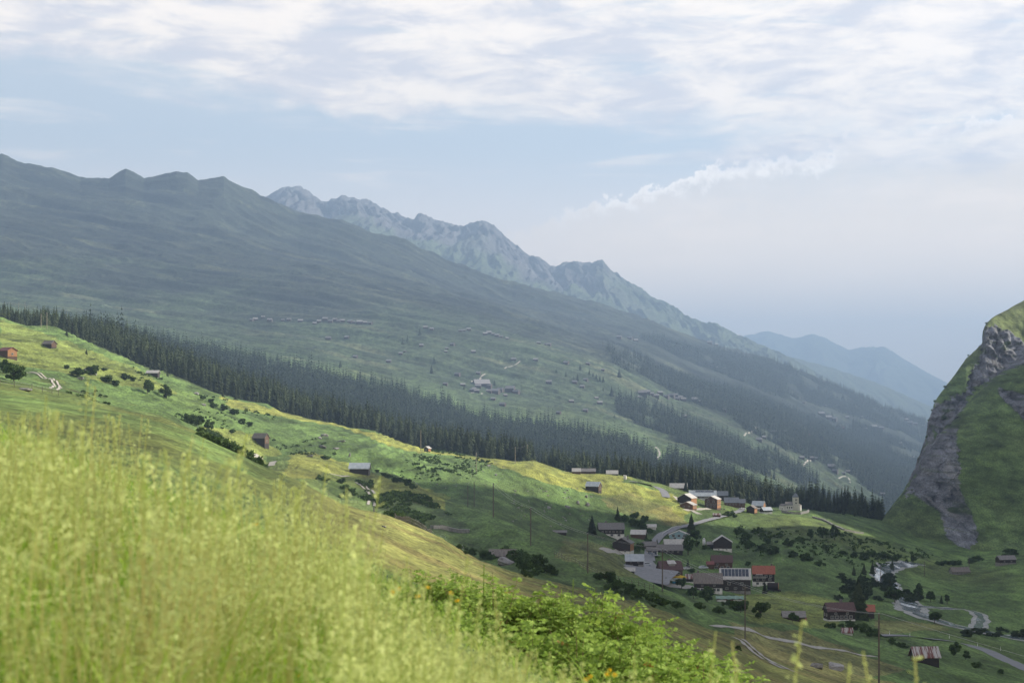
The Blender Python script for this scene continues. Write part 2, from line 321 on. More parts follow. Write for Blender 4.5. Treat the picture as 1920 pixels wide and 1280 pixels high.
# cow paths following the contour on the steep pasture, knolls
ter = mid*sstep(Y, 600, 760)*(np.exp(-((PX-720)/130)**2)+.8*np.exp(-((PX-200)/150)**2))
Z += ter*np.sin(Z*3.6+fbm(X/20, Y/20, 2, 3)*2)*.45
knob = mid*sstep(Y, 420, 600)*sstep(-PX, -620, -380)
Z += knob*(ridged(X/42, Y/60, 3, 12)-.55)*3.2
t_ = (X*.95-Y*.3); s_ = (X*.3+Y*.95)
Z += far*(fbm(t_/900, s_/330, 5, 21, .55)*32*np.clip((YO-2200)/1800, 0, 1)**1.0)
gul = ridged(t_/520+fbm(X/500, Y/500, 2, 33)*.6, s_/150, 4, 30)
Z += far*(gul-.6)*np.clip((YO-2300)/1500, 0, 1)*24+far*(ridged(t_/420+fbm(X/300, Y/300, 2, 35)*.5, s_/62, 3, 36)-.6)*10
Z += far*(fbm(X/60, Y/130, 4, 40)*3.2+(ridged(t_/150, s_/60, 3, 45)-.6)*3.5)
G.finish()
GULL = gul
# cover colours
def C(*a): return np.array(a, np.float32)
nz1 = fbm(X/40, Y/150, 4, 50); nz2 = fbm(X/11, Y/50, 3, 60); nz3 = fbm(X/150, Y/450, 3, 70)
def mixc(c, w, col):
    w = np.clip(w, 0, 1)[..., None]; return c*(1-w)+col*w
col = np.zeros(Z.shape+(3,), np.float32)+C(.095, .15, .042)
col = mixc(col, sstep(nz1, -.1, .5)*.6, C(.05, .085, .022)); col = mixc(col, sstep(nz3, 0, .5)*.5, C(.125, .15, .04))
def region(P, feather=6, seed=90, k=14.):
    jx = PX+nz2*k+nz1*k; jy = Q+nz1*k*.35
    return inpoly(jx, jy, P)
def paint(P, color, amt=.85, ymin=60, ymax=1900, k=14.):
    global col
    w = region(P, k=k) & (YO > ymin) & (YO < ymax); col = mixc(col, w*amt*(.8+.35*nz2), color)
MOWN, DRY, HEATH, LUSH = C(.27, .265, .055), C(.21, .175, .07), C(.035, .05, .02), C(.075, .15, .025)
near_mown = (Y > 40) & (Y < 300)  # near hillside, yellow from mown grass
col = mixc(col, near_mown*.8*sstep(PX, 480, 640), C(.22, .215, .06))
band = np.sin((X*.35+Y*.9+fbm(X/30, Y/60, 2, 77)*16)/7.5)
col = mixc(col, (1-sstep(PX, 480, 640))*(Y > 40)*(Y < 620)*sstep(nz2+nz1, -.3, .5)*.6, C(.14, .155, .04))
col = mixc(col, near_mown*sstep(band, .1, .9)*.35*sstep(PX, 600, 800), C(.20, .13, .06))
paint([(540,852),(600,850),(700,890),(840,925),(840,955),(700,925),(640,905),(530,895)], MOWN, .7, 380, 800)
paint([(380,800),(480,812),(530,850),(490,860),(420,835)], MOWN, .5, 380, 900)
paint([(410,742),(520,765),(740,822),(800,842),(960,862),(1000,862),(1060,885),(1140,890),(1180,895),(1170,905),(1260,925),(1300,960),(1260,985),(1180,945),(1040,905),(900,865),(780,848),(640,802),(520,783),(430,762)], MOWN, .8, 600, 1600)
paint([(1125,935),(1180,925),(1260,955),(1290,985),(1240,985),(1160,962)], DRY, .7, 600, 1500)
paint([(1060,1010),(1150,1030),(1180,1062),(1200,1080),(1100,1070),(1040,1040)], DRY, .45, 250, 900)
paint([(0,600),(120,640),(250,690),(330,740),(200,720),(60,690),(0,680)], MOWN, .4, 500, 1500)
paint([(1380,1112),(1480,1105),(1600,1135),(1560,1180),(1400,1165)], MOWN, .45, 350, 900)
paint([(1360,1165),(1500,1185),(1640,1235),(1700,1260),(1560,1270),(1400,1215)], DRY, .75, 150, 620)
paint([(1640,1160),(1760,1170),(1780,1180),(1640,1190)], DRY, .6, 300, 800)
paint([(1090,920),(1290,945),(1200,960),(860,905),(800,920),(960,1010),(1130,1020),(1200,990),(1250,985)], C(.06,.105,.028), .5, 600, 1500)
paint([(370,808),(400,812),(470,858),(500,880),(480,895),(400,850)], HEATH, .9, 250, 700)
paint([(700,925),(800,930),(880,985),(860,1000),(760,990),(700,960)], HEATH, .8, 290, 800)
paint([(600,880),(700,900),(700,945),(640,940),(600,915)], C(.05,.09,.02), .8, 290, 730)
# terraced far side: meadows below, heath above with cloud shade put into its colour, forest floor under the trees
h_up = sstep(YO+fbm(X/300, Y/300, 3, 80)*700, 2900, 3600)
colf = np.zeros_like(col)+C(.056, .080, .040)
colf = mixc(colf, sstep(fbm(t_/420, s_/70, 4, 81), -.1, .45)*.85, C(.026, .042, .02))
colf = mixc(colf, sstep(fbm(t_/300, s_/60, 4, 86), .15, .5)*.8, C(.12, .132, .072))
colf = mixc(colf, sstep(ridged(t_/380+nz3*.4, s_/45, 4, 88), .62, .9)*.6, C(.022, .036, .018))
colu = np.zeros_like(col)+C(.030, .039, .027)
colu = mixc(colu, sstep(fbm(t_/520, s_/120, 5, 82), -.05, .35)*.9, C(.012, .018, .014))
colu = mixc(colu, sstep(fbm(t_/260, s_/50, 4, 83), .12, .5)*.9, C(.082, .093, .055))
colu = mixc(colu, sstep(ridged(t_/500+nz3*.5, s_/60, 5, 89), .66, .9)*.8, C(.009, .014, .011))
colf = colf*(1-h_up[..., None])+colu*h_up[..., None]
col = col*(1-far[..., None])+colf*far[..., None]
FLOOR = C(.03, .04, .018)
# forest masks on the ground (world positions of the trees come from here)
def fill(P, ymin, ymax, k=10.): return region(P, k=k) & (YO > ymin) & (YO < ymax)
def between(P, wy0, wy1, k=8.):
    """ground within wy0 .. wy1 rows of a line of the photograph, wavy border"""
    l = np.interp(PX, [p[0] for p in P], [p[1] for p in P]); q = Q+nz2*k
    return (q > l+wy0) & (q < l+wy1)
F_NEAR = (RK == 9) | (RK == 10)
F_NEAR = (Y > np.interp(PX, [0, 1000, 1200, 1650], [1035, 1125, 1175, 1345])+nz1*26+nz2*10) & (Y < 1420) & (PX > -900) & (PX < 1655) & ~((PX > 1000) & (PX < 1018)) & ~((Y < 1500) & (PX > 1010) & (PX < 1130) & (Y < 1180))
F_MID = (RK == 11) | ((RK == 10) & (YO > 1480) & (PX < 1700))
F_MID = (PX > 150+nz1*60) & (F_MID | ((RK == 12) & (YO < 2190+fbm(X/60, Y/60, 3, 99)*60))) & (PX < 1500) & ~fill([(1228,838),(1250,835),(1252,870),(1232,880)], 1500, 2700, 0)
far_f = np.zeros(Z.shape, bool)
for P in ([(1130,652),(1250,700),(1400,742),(1480,770),(1560,800),(1690,860),(1720,880),(1690,925),(1640,905),(1560,875),(1470,842),(1390,800),(1360,775),(1290,748),(1220,712),(1150,675)],
          [(1150,742),(1190,752),(1300,795),(1380,828),(1440,868),(1500,880),(1520,900),(1460,900),(1400,880),(1320,850),(1230,808),(1160,775)],
          [(1195,632),(1300,652),(1420,674),(1500,700),(1570,728),(1650,760),(1735,790),(1735,806),(1650,798),(1560,770),(1480,752),(1380,712),(1290,672),(1220,648)],
          [(1480,815),(1540,825),(1600,850),(1690,880),(1715,925),(1680,945),(1600,905),(1540,870),(1490,838)],
          [(1500,930),(1560,950),(1640,960),(1680,980),(1600,985),(1500,950)],
          [(1600,800),(1680,825),(1735,850),(1730,862),(1660,842),(1600,815)],
          [(1640,765),(1740,810),(1738,826),(1650,800)],
          [(1395,842),(1460,860),(1540,905),(1500,905),(1440,885)], [(1500,925),(1560,930),(1600,938),(1640,950),(1700,958),(1705,1005),(1500,985)], [(1553,866),(1597,887),(1678,937),(1700,962),(1726,950),(1726,870),(1650,850),(1560,850)], [(1640,905),(1650,868),(1725,880),(1725,1000),(1670,965)]):
    far_f |= fill(P, 2200, 5700, 9.)
far_f &= (fbm(X/110, Y/300, 4, 97) > -.27) & (nz2 < .6)
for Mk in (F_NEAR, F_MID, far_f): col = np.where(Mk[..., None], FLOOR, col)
flat = lambda a: a.reshape(-1)
P3 = np.stack([flat(X), flat(Y), flat(Z)], 1)
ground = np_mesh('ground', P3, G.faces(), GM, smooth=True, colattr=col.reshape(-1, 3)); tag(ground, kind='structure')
# ------------------------------------------------------------------ rocky range, spur and far ranges
ROCK = C(.11, .105, .11)
def range_sheet(name, ridge, base, Y0, Y1, back, px0, px1, step, ns, amp, rocky, seed):
    p = np.arange(px0, px1, step)
    s = Sheet(p, [(poly(base), poly([(0, Y0), (1, Y0)])), (poly(ridge), poly([(0, Y1), (1, Y1)])), (poly([(0, 800), (1, 800)]), poly([(0, back), (1, back)]))], ns)
    Y0, Y1 = float(remap(Y0)), float(remap(Y1)); X, Y, Z = s.X, s.Y, s.Z; t = np.clip((Y-Y0)/(Y1-Y0), 0, 1)
    warp = fbm(X/700, Y/700, 3, seed+9)
    g = .95*(ridged(X/(Y1*.011)+warp*2.2+Y/Y1*1.5, Y/(Y1*.12), 5, seed)-.6)+.4*fbm(X/(Y1*.03)+warp, Y/(Y1*.05), 6, seed+2, .6)
    win = np.sin(np.clip(t, 0, 1)*math.pi*.93)**.8
    s.Z = Z+amp*g*(win+.06*(t > 0))*(Y < Y1*1.1)+amp*.42*fbm(X/(Y1*.0045), Y/(Y1*.012), 4, seed+4)*(.4*win+.34*np.clip(1-X/2600+.6, .15, 1))
    hi = sstep(t+fbm(X/500, Y/500, 4, seed+5)*.35, *rocky)
    c = np.zeros(Z.shape+(3,), np.float32)+C(.065, .085, .045)
    c = mixc(c, sstep(fbm(X/220, Y/400, 4, seed+6), -.1, .4)*.6, C(.045, .06, .035))
    hi = hi*(1-sstep(np.broadcast_to(p[None], Z.shape)+fbm(X/400, Y/400, 3, seed+8)*120, 1060, 1240)); c = mixc(c, hi, ROCK*.8); c = mixc(c, hi*sstep(fbm(X/60, Y/300, 4, seed+7), -.1, .3)*.8, C(.075, .07, .075))
    o = np_mesh(name, np.stack([s.X.ravel(), s.Y.ravel(), s.Z.ravel()], 1), s.faces(), GM, smooth=True, colattr=c.reshape(-1, 3)); tag(o, kind='structure'); s.finish(); return s
RM = [(300,480),(440,420),(495,372),(512,362),(530,352),(545,350),(555,347),(565,350),(578,358),(592,370),(606,380),(615,380),(622,374),(632,373),(640,367),(648,369),(655,373),(664,370),(680,374),(697,378),(712,390),(720,392),(740,400),(760,408),(775,410),(785,405),(800,406),(815,415),(830,415),(850,422),(872,424),(885,419),(896,414),(903,413),(915,419),(925,422),(945,440),(960,455),(982,472),(1000,480),(1012,486),(1020,492),(1030,499),(1043,502),(1055,494),(1075,490),(1092,494),(1110,493),(1120,488),(1130,489),(1150,510),(1175,525),(1200,540),(1230,560),(1260,575),(1300,600),(1350,612),(1385,630),(1419,644),(1462,662),(1500,682),(1553,714),(1600,738),(1700,790),(1800,830),(2000,880)]
range_sheet('rocky_mountain', RM, [(300,560),(700,520),(1000,600),(1400,760),(1800,870)], 5900, 7600, 9000, 250, 2000, 2.0, [230, 25], 70, (.38, .62), 200)
range_sheet('wooded_spur', [(1100,700),(1380,645),(1480,668),(1560,690),(1640,716),(1730,755),(1800,785),(2000,850)], [(1100,800),(1500,790),(1700,850),(2000,900)], 7800, 9400, 11000, 1100, 2000, 3.0, [120, 15], 30, (5, 6), 300)
range_sheet('distant_mountains', [(900,740),(1250,660),(1395,629),(1440,622),(1465,628),(1485,634),(1500,632),(1525,626),(1545,632),(1565,643),(1590,657),(1615,652),(1640,649),(1658,650),(1680,662),(1705,680),(1740,700),(1780,720),(1850,750),(2100,800)], [(900,800),(2100,820)], 12500, 15500, 17500, 900, 2200, 4.0, [100, 15], 90, (5, 6), 400)
# ------------------------------------------------------------------ cliff
def cliff():
    p = np.concatenate([np.arange(1640, 1962, 1.6), np.arange(1965, 2900, 12)])
    base = [(1640,985),(1655,985),(1700,1002),(1750,1022),(1780,1042),(1830,1052),(1920,1036),(2900,1000)]
    butt = [(1640,983),(1655,972),(1690,933),(1715,892),(1735,852),(1755,826),(1800,770),(1850,718),(1920,663),(2300,470),(2900,250)]
    top = [(1640,982),(1655,971),(1690,929),(1715,882),(1735,826),(1742,795),(1750,758),(1765,735),(1790,700),(1810,672),(1830,655),(1842,643),(1848,606),(1860,596),(1870,590),(1920,563),(2000,530),(2300,400),(2900,150)]
    s = Sheet(p, [(poly(base), poly([(1640,1345),(1700,1260),(1750,1200),(1830,1110),(1920,1060),(2300,900),(2900,750)])),
                  (poly(butt), poly([(1640,1350),(1755,1310),(1850,1310),(1920,1330),(2900,1500)])),
                  (poly([(a, b+5) for a, b in butt]), poly([(1640,1360),(1755,1335),(1850,1390),(1920,1420),(2900,1600)])),
                  (poly(top), poly([(1640,1370),(1755,1410),(1850,1480),(1920,1560),(2900,1800)])),
                  (poly([(1640,1010),(1750,1000),(1920,800),(2900,600)]), poly([(1640,1700),(2900,2300)]))], [260, 12, 130, 20])
    X, Y, Z, Q = s.X, s.Y, s.Z, s.Q; PXc = np.broadcast_to(p[None], Z.shape)
    n1 = fbm(X/14, Z/30, 4, 301); n2 = fbm(X/40, Z/40, 3, 302)
    n3 = fbm(X/3.5, Z/3.5, 4, 303); jx, jy = PXc+n1*15+n2*6+n3*9, Q+n2*10+n3*10
    polys = [[(1846,612),(1864,605),(1892,621),(1935,655),(1935,672),(1868,700),(1827,737),(1815,745),(1795,780),(1760,818),(1750,800),(1742,870),(1730,906),(1697,933),(1712,881),(1734,828),(1738,784),(1750,758),(1811,735),(1815,700),(1827,674),(1844,646)],
             [(1740,828),(1799,795),(1795,849),(1795,914),(1811,946),(1836,979),(1838,1003),(1819,1040),(1778,1010),(1762,960),(1748,948),(1715,925),(1728,880)],
             [(1868,725),(1930,740),(1940,800),(1900,770)], [(2000,560),(2200,480),(2300,620),(2100,640)]]
    rk = np.zeros(Z.shape, bool)
    for P in polys: rk |= inpoly(jx, jy, P)
    rk = rk.astype(np.float32)
    crag = (ridged(X/17+n1*.8, Z/50+Y/60, 6, 310)-.55)*14+fbm(X/4.5, Z/7, 5, 320)*5.0+(ridged(X/7, Z/26, 4, 312)-.5)*4+np.round(fbm(X/22, Z/22, 3, 325)*4)*.8
    gent = fbm(X/60, Z/45, 4, 330)*7+(ridged((X+Z*.8)/45, (Z-X*.5)/160, 4, 335)-.6)*6
    amt = sstep(Z, -110, -92)
    crag = crag+(ridged(X/5+n1, Z/22+n2, 4, 350)-.6)*-5
    s.Y = Y-(crag*rk+gent*(1-rk*.6))*amt
    c = np.zeros(Z.shape+(3,), np.float32)+C(.10, .15, .052)
    c = mixc(c, sstep(n2, -.1, .4)*.5, C(.12, .155, .06)); c = mixc(c, sstep(fbm(X/7, Z/7, 4, 340), .1, .4)*.5, C(.05, .075, .026))
    c = mixc(c, sstep(Z, 20, 60)*.6, C(.12, .135, .05))
    rc = np.zeros_like(c)+C(.17, .175, .20); rc = mixc(rc, sstep(fbm(X/9, Z/25, 4, 341), 0, .35)*.7, C(.12, .12, .135)); rc = mixc(rc, sstep(fbm(X/6, Z/14, 4, 342), .12, .35)*.6, C(.22, .21, .205))
    rc = mixc(rc, sstep(fbm(X/12, Z/10, 4, 343), .22, .35), C(.05, .07, .03))
    crk = ridged(X/5+n1, Z/22+n2, 4, 350); rc = mixc(rc, sstep(crk, .72, .9)*.85, C(.035, .035, .042)); led = sstep(fbm(X/18, Z/2.6, 4, 351), .1, .35); rc = mixc(rc, led*.55, C(.055, .075, .032)); rc = mixc(rc, sstep(ridged(X/3+n3, Z/9, 3, 352), .8, .95)*.3, C(.38, .37, .36))
    c = c*(1-rk[..., None])+rc*rk[..., None]
    o = np_mesh('cliff', np.stack([s.X.ravel(), s.Y.ravel(), s.Z.ravel()], 1), s.faces(), GM, smooth=True, colattr=c.reshape(-1, 3)); tag(o, kind='structure'); s.finish(); return s
CL = cliff()
# ------------------------------------------------------------------ mountain side added right of the view, unseen, shaped to shade the valley floor
def shade_mountain():
    a = Vector((math.sin(R(SUN_AZ)), math.cos(R(SUN_AZ)))); n = Vector((-a.y, a.x)); te = math.tan(R(SUN_EL))
    x, y = np.meshgrid(np.linspace(420, 2300, 190), np.linspace(-900, 2600, 300), indexing='ij')
    sc = n.x*x+n.y*y; al = a.x*x+a.y*y
    # ridge: along-sun distance 1250 of the origin, height by cross coordinate, set for the wanted shadow edge
    h = np.interp(sc, [-900, 0, 40, 70, 95, 150, 200, 242, 300, 400, 480, 600, 700, 760, 820, 870, 900, 940, 1000, 1050, 1110, 1200, 1400, 1800], [380, 520, 560, 590, 606, 600, 594, 576, 566, 548, 540, 545, 530, 505, 462, 428, 398, 360, 315, 272, 212, 180, 160, 140])
    r = al-1250; prof = np.where(r < 0, np.clip(1+r/830, 0, 1)**1.15, np.clip(1-r/1500, 0, 1))
    z = -115+(h+115)*prof+fbm(x/160, y/160, 4, 401)*8*prof+(ridged(x/120, y/120, 4, 402)-.6)*8*prof
    lim = np.clip((x-(y*.45+150))/260, 0, 1); z = -160+(z+160)*lim*lim*(3-2*lim)
    c = np.zeros(z.shape+(3,), np.float32)+C(.05, .08, .028); c = mixc(c, sstep(fbm(x/60, y/60, 4, 403), .1, .4), C(.15, .145, .14))
    r_, c_ = z.shape; i = np.arange(r_*c_).reshape(r_, c_); f = np.stack([i[:-1, :-1], i[1:, :-1], i[1:, 1:], i[:-1, 1:]], -1).reshape(-1, 4)
    f = f[(lim.ravel()[f] > 0).any(1)]
    o = np_mesh('shade_mountain_side', np.stack([x.ravel(), y.ravel(), z.ravel()], 1), f, GM, smooth=True, colattr=c.reshape(-1, 3)); tag(o, kind='structure')
shade_mountain()
# ------------------------------------------------------------------ vegetation
M_BARK = mat('bark', (.09, .065, .045), (.05, .04, .03), scale=6, bump=.02)
M_SPR = mat('spruce_needles', (.06, .076, .028), (.018, .03, .013), scale=.9, rand=.3, trans=.12, lo=.3, hi=.7, spec=.2)
M_SPM = mat('spruce_needles_mass', (.085, .11, .042), (.014, .026, .013), scale=.13, trans=.12, lo=.42, hi=.63, det=6, spec=.2)
M_SPD = mat('spruce_needles_far', (.05, .07, .032), (.008, .015, .010), scale=.10, trans=.1, lo=.42, hi=.62, det=6, spec=.2)
M_LEAF = mat('broad_leaves', (.095, .15, .038), (.035, .062, .02), scale=.9, rand=.2, trans=.25, spec=.2)
M_WIL = mat('willow_leaves', (.075, .105, .045), (.04, .065, .03), scale=1.2, rand=.2, trans=.25, spec=.2)
def spruce_arrays(seed, n=16, b=9, hgt=1.0, rad=.17, low=False):
    """unit-high spruce crown: drooping branch fans in uneven whorls; returns V, F (quads)"""
    r = np.random.default_rng(seed); V = []; Fq = []
    for k in range(n):
        t = (k+.5)/n; z = .07+.93*t; rr = rad*((1-t)**.82+.03)*r.uniform(.82, 1.15)
        for j in range(b if t < .8 else max(4, b-3)):
            if r.random() < .07: continue
            a = 2*math.pi*(j+r.uniform(-.35, .35)+.5*k)/b; R_ = rr*r.uniform(.62, 1.2); dr = R_*r.uniform(.30, .7); w = R_*r.uniform(.34, .5)
            ca, sa = math.cos(a), math.sin(a); i = len(V); zz = z+r.uniform(-.012, .012)
            V += [(0, 0, zz+.035), (ca*R_*.6-sa*w*.6, sa*R_*.6+ca*w*.6, zz-dr*.5), (ca*R_, sa*R_, zz-dr), (ca*R_*.6+sa*w*.6, sa*R_*.6-ca*w*.6, zz-dr*.5)]
            Fq.append((i, i+1, i+2, i+3))
            if not low:
                i = len(V); w2 = w*.9
                V += [(ca*R_*.15, sa*R_*.15, zz+.01), (ca*R_*.7-sa*w2, sa*R_*.7+ca*w2, zz-dr*1.15), (ca*R_*.92, sa*R_*.92, zz-dr*.7-.02), (ca*R_*.7+sa*w2, sa*R_*.7-ca*w2, zz-dr*1.15)]
                Fq.append((i, i+1, i+2, i+3))
    i = len(V); V += [(.008, 0, .93), (-.004, .007, .93), (-.004, -.007, .93), (0, 0, 1.03)]; Fq += [(i, i+1, i+3, i+3), (i+1, i+2, i+3, i+3)]
    return np.array(V)*hgt, np.array(Fq)
def leaf_blob(seed, n, size, shape, parts=7, hole=.35):
    """crown of n leaf quads gathered into uneven clumps inside an ellipsoid of half axes shape (centre at its height)"""
    r = np.random.default_rng(seed); ax = np.array(shape)
    cc = r.normal(size=(parts, 3)); cc /= np.linalg.norm(cc, axis=1)[:, None]; cc *= r.uniform(.35, .86, (parts, 1)); cc[:, 2] = cc[:, 2]*.9
    rad = r.uniform(.2, .44, parts); k = r.integers(0, parts, n)
    d = r.normal(size=(n, 3)); d /= np.linalg.norm(d, axis=1)[:, None]
    p = cc[k]+d*(rad[k]*r.uniform(hole, 1.0, n)**.5)[:, None]*r.uniform(.75, 1.12, (n, 1))
    p = p*ax; p[:, 2] += ax[2]
    p[:, 2] = np.maximum(p[:, 2], .01)
    a = r.normal(size=(n, 3)); a /= np.linalg.norm(a, axis=1)[:, None]; b = np.cross(a, r.normal(size=(n, 3))); b /= np.linalg.norm(b, axis=1)[:, None]
    s = size*r.uniform(.6, 1.4, (n, 1)); V = np.stack([p-a*s, p+b*s*.55, p+a*s, p-b*s*.55], 1).reshape(-1, 3)
    return V, np.arange(4*n).reshape(n, 4)
def merge(proto, pos, sc, rot, tilt=None):
    """many copies of a prototype as one set of arrays; sc is (n,) or (n,3)"""
    V, Fq = proto; n = len(pos); sc = np.asarray(sc, float); sc = np.repeat(sc[:, None], 3, 1) if sc.ndim == 1 else sc
    c, s = np.cos(rot)[:, None], np.sin(rot)[:, None]; W_ = V[None]*sc[:, None, :]
    x = W_[..., 0]*c-W_[..., 1]*s; y = W_[..., 0]*s+W_[..., 1]*c; z = W_[..., 2]
    if tilt is not None: x = x+z*tilt[:, :1]; y = y+z*tilt[:, 1:2]
    out = np.stack([x, y, z], -1)+pos[:, None, :]
    return out.reshape(-1, 3), (Fq[None]+(np.arange(n)*len(V))[:, None, None]).reshape(-1, Fq.shape[1])
def mass(name, parts, m, label=None):
    Vs, Fs = [], []; b = 0
    for V, Fq in parts: Vs.append(V); Fs.append(Fq+b); b += len(V)
    o = np_mesh(name, np.concatenate(Vs), Fs, m); tag(o, label, name.replace('_', ' '), kind='stuff'); return o
def scatter(mask, spacing, n_max=40000, seed=1):
    """points on the ground mesh inside a mask, about one per spacing x spacing"""
    r = np.random.default_rng(seed); A = np.zeros(Z.shape)
    dx = np.abs(np.gradient(X, axis=1)); dy = np.abs(np.gradient(Y, axis=0)); A = dx*dy*mask
    n = int(min(n_max, A.sum()/spacing**2)); p = np.cumsum(A.ravel()); k = np.searchsorted(p, r.random(n)*p[-1])
    i, j = np.unravel_index(np.minimum(k, A.size-1), A.shape)
    i2 = np.minimum(i+1, Z.shape[0]-1); t = r.random(n)
    return np.stack([X[i, j]*(1-t)+X[i2, j]*t, Y[i, j]*(1-t)+Y[i2, j]*t, Z[i, j]*(1-t)+Z[i2, j]*t], 1)
def thin(P, d, seed=0):
    """drop points that stand closer than d"""
    seen = {}; keep = []
    for n, (x, y, z) in enumerate(P):
        k = (int(x//d), int(y//d))
        if k in seen: continue
        seen[k] = 1; keep.append(n)
    return P[keep]
# near band of spruces: the 300 that show largest are things
SPR = [spruce_arrays(s, 15, 9, 1.0, .19+.025*(s % 3)) for s in range(5)]
SPR_LOW = [spruce_arrays(20+s, 8, 6, 1.0, .21+.02*(s % 2), low=True) for s in range(4)]
pn = thin(scatter(F_NEAR & (PX > -250), 3.6, 9000, 2), 4.0)
h_ = 8+15*rng.random(len(pn))**1.2; pxn = 960+F*pn[:, 0]/pn[:, 1]
edge_y = np.interp(pxn, [0, 1000, 1200, 1650], [1035, 1125, 1175, 1345]); depth = pn[:, 1]-edge_y
h_ = h_*np.interp(pxn, [-250, 0, 250, 1000, 1150, 1300, 1650], [.45, .5, .95, .9, .8, 1.0, 1.1])*(1+.55*fbm(pn[:, 0]/22, pn[:, 1]/22, 2, 555))*(.8+.2*sstep(depth, 0, 40))
vis = (pxn > -10) & (pxn < 1660); score = np.where(vis, depth-1.2*h_, 1e9); order = np.argsort(score)
solo = order[:262]; rest = order[262:]
spr_me = []
for s, (V, Fq) in enumerate(SPR):
    o = np_mesh('spruce_tree', V, Fq, M_SPR)
    tr = MB().tube((0, 0, -.06), (0, 0, .9), .012, .003, 6); b = len(V)
    Vt = np.array(tr.v)
    me = bpy.data.meshes.new('spruce'); fs = [tuple(f) for f in Fq.tolist()]; fs = [tuple(dict.fromkeys(f)) for f in fs]
    me.from_pydata(V.tolist()+Vt.tolist(), [], fs+[tuple(i+b for i in f) for f in tr.f]); me.materials.append(M_SPR); me.materials.append(M_BARK)
    me.polygons.foreach_set('material_index', [0]*len(fs)+[1]*len(tr.f)); me.update(); spr_me.append(me)
    bpy.data.objects.remove(o)
def forest_spruce(p, h, me, label, group):
    o = bpy.data.objects.new('spruce_tree', me); COL.objects.link(o); o.location = p; o.scale = (h, h, h); o.rotation_euler = (0, 0, rnd.uniform(0, 6.28))
    return tag(o, label, 'tree', group)
for n, k in enumerate(solo):
    px_ = pxn[k]
    w = ('the far left' if px_ < 330 else 'the left half' if px_ < 760 else 'the middle above the utility poles' if px_ < 1010 else 'the right behind the upper hamlet' if px_ < 1440 else 'the far right behind the church')
    forest_spruce(pn[k], h_[k], spr_me[int(k) % 5], 'dark spruce at the near forest\'s front edge, '+w, 'spruces along the front of the near forest, '+w)
strag = thin(scatter((~F_NEAR) & (Y > np.interp(PX, [0, 1000, 1200, 1650], [1035, 1125, 1175, 1345])-45) & (Y < 1400) & (nz1+.5*nz2 > .12) & (PX > 60) & ((PX < 760) | (PX > 1500)) & (PX < 1640), 16, 60, 12), 12)[:34]
for p_ in strag: forest_spruce(p_, rng.uniform(5, 12), spr_me[rnd.randrange(5)], 'small spruce standing out on the pasture in front of the near forest', 'stragglers before the near forest')
pr = pn[rest]; hr = h_[rest]; kk = rng.integers(0, 5, len(pr))
mass('spruce_forest', [merge(spruce_arrays(40+s, 11, 7, 1.0, .19+.02*(s % 3)), pr[kk == s], hr[kk == s], rng.random((kk == s).sum())*6.28) for s in range(5)], M_SPM, 'dark spruce forest filling the near band behind its front trees')
# hazy middle forest and the woods of the far side
pm = thin(scatter(F_MID & (PX > -120), 4.6, 22000, 3), 4.4); km = rng.integers(0, 4, len(pm)); hm = (12+16*rng.random(len(pm))**1.4)*(1+.5*fbm(pm[:, 0]/35, pm[:, 1]/60, 2, 556))
mass('middle_forest', [merge(SPR_LOW[s], pm[km == s], hm[km == s], rng.random((km == s).sum())*6.28) for s in range(4)], M_SPD, 'hazy blue spruce forest on the slope behind the near band')
pf = thin(scatter(far_f, 7.0, 30000, 4), 6.5); kf = rng.integers(0, 4, len(pf)); hf = 17+13*rng.random(len(pf))**1.4
mass('far_forest', [merge(SPR_LOW[s], pf[kf == s], hf[kf == s], rng.random((kf == s).sum())*6.28) for s in range(4)], M_SPD, 'bands of blue hazy spruce wood crossing the far slope')
def on_sheet(s, mask, n, seed):
    r = np.random.default_rng(seed); idx = np.argwhere(mask); idx = idx[r.integers(0, len(idx), n)]
    return np.stack([s.X[idx[:, 0], idx[:, 1]], s.Y[idx[:, 0], idx[:, 1]], s.Z[idx[:, 0], idx[:, 1]]], 1)
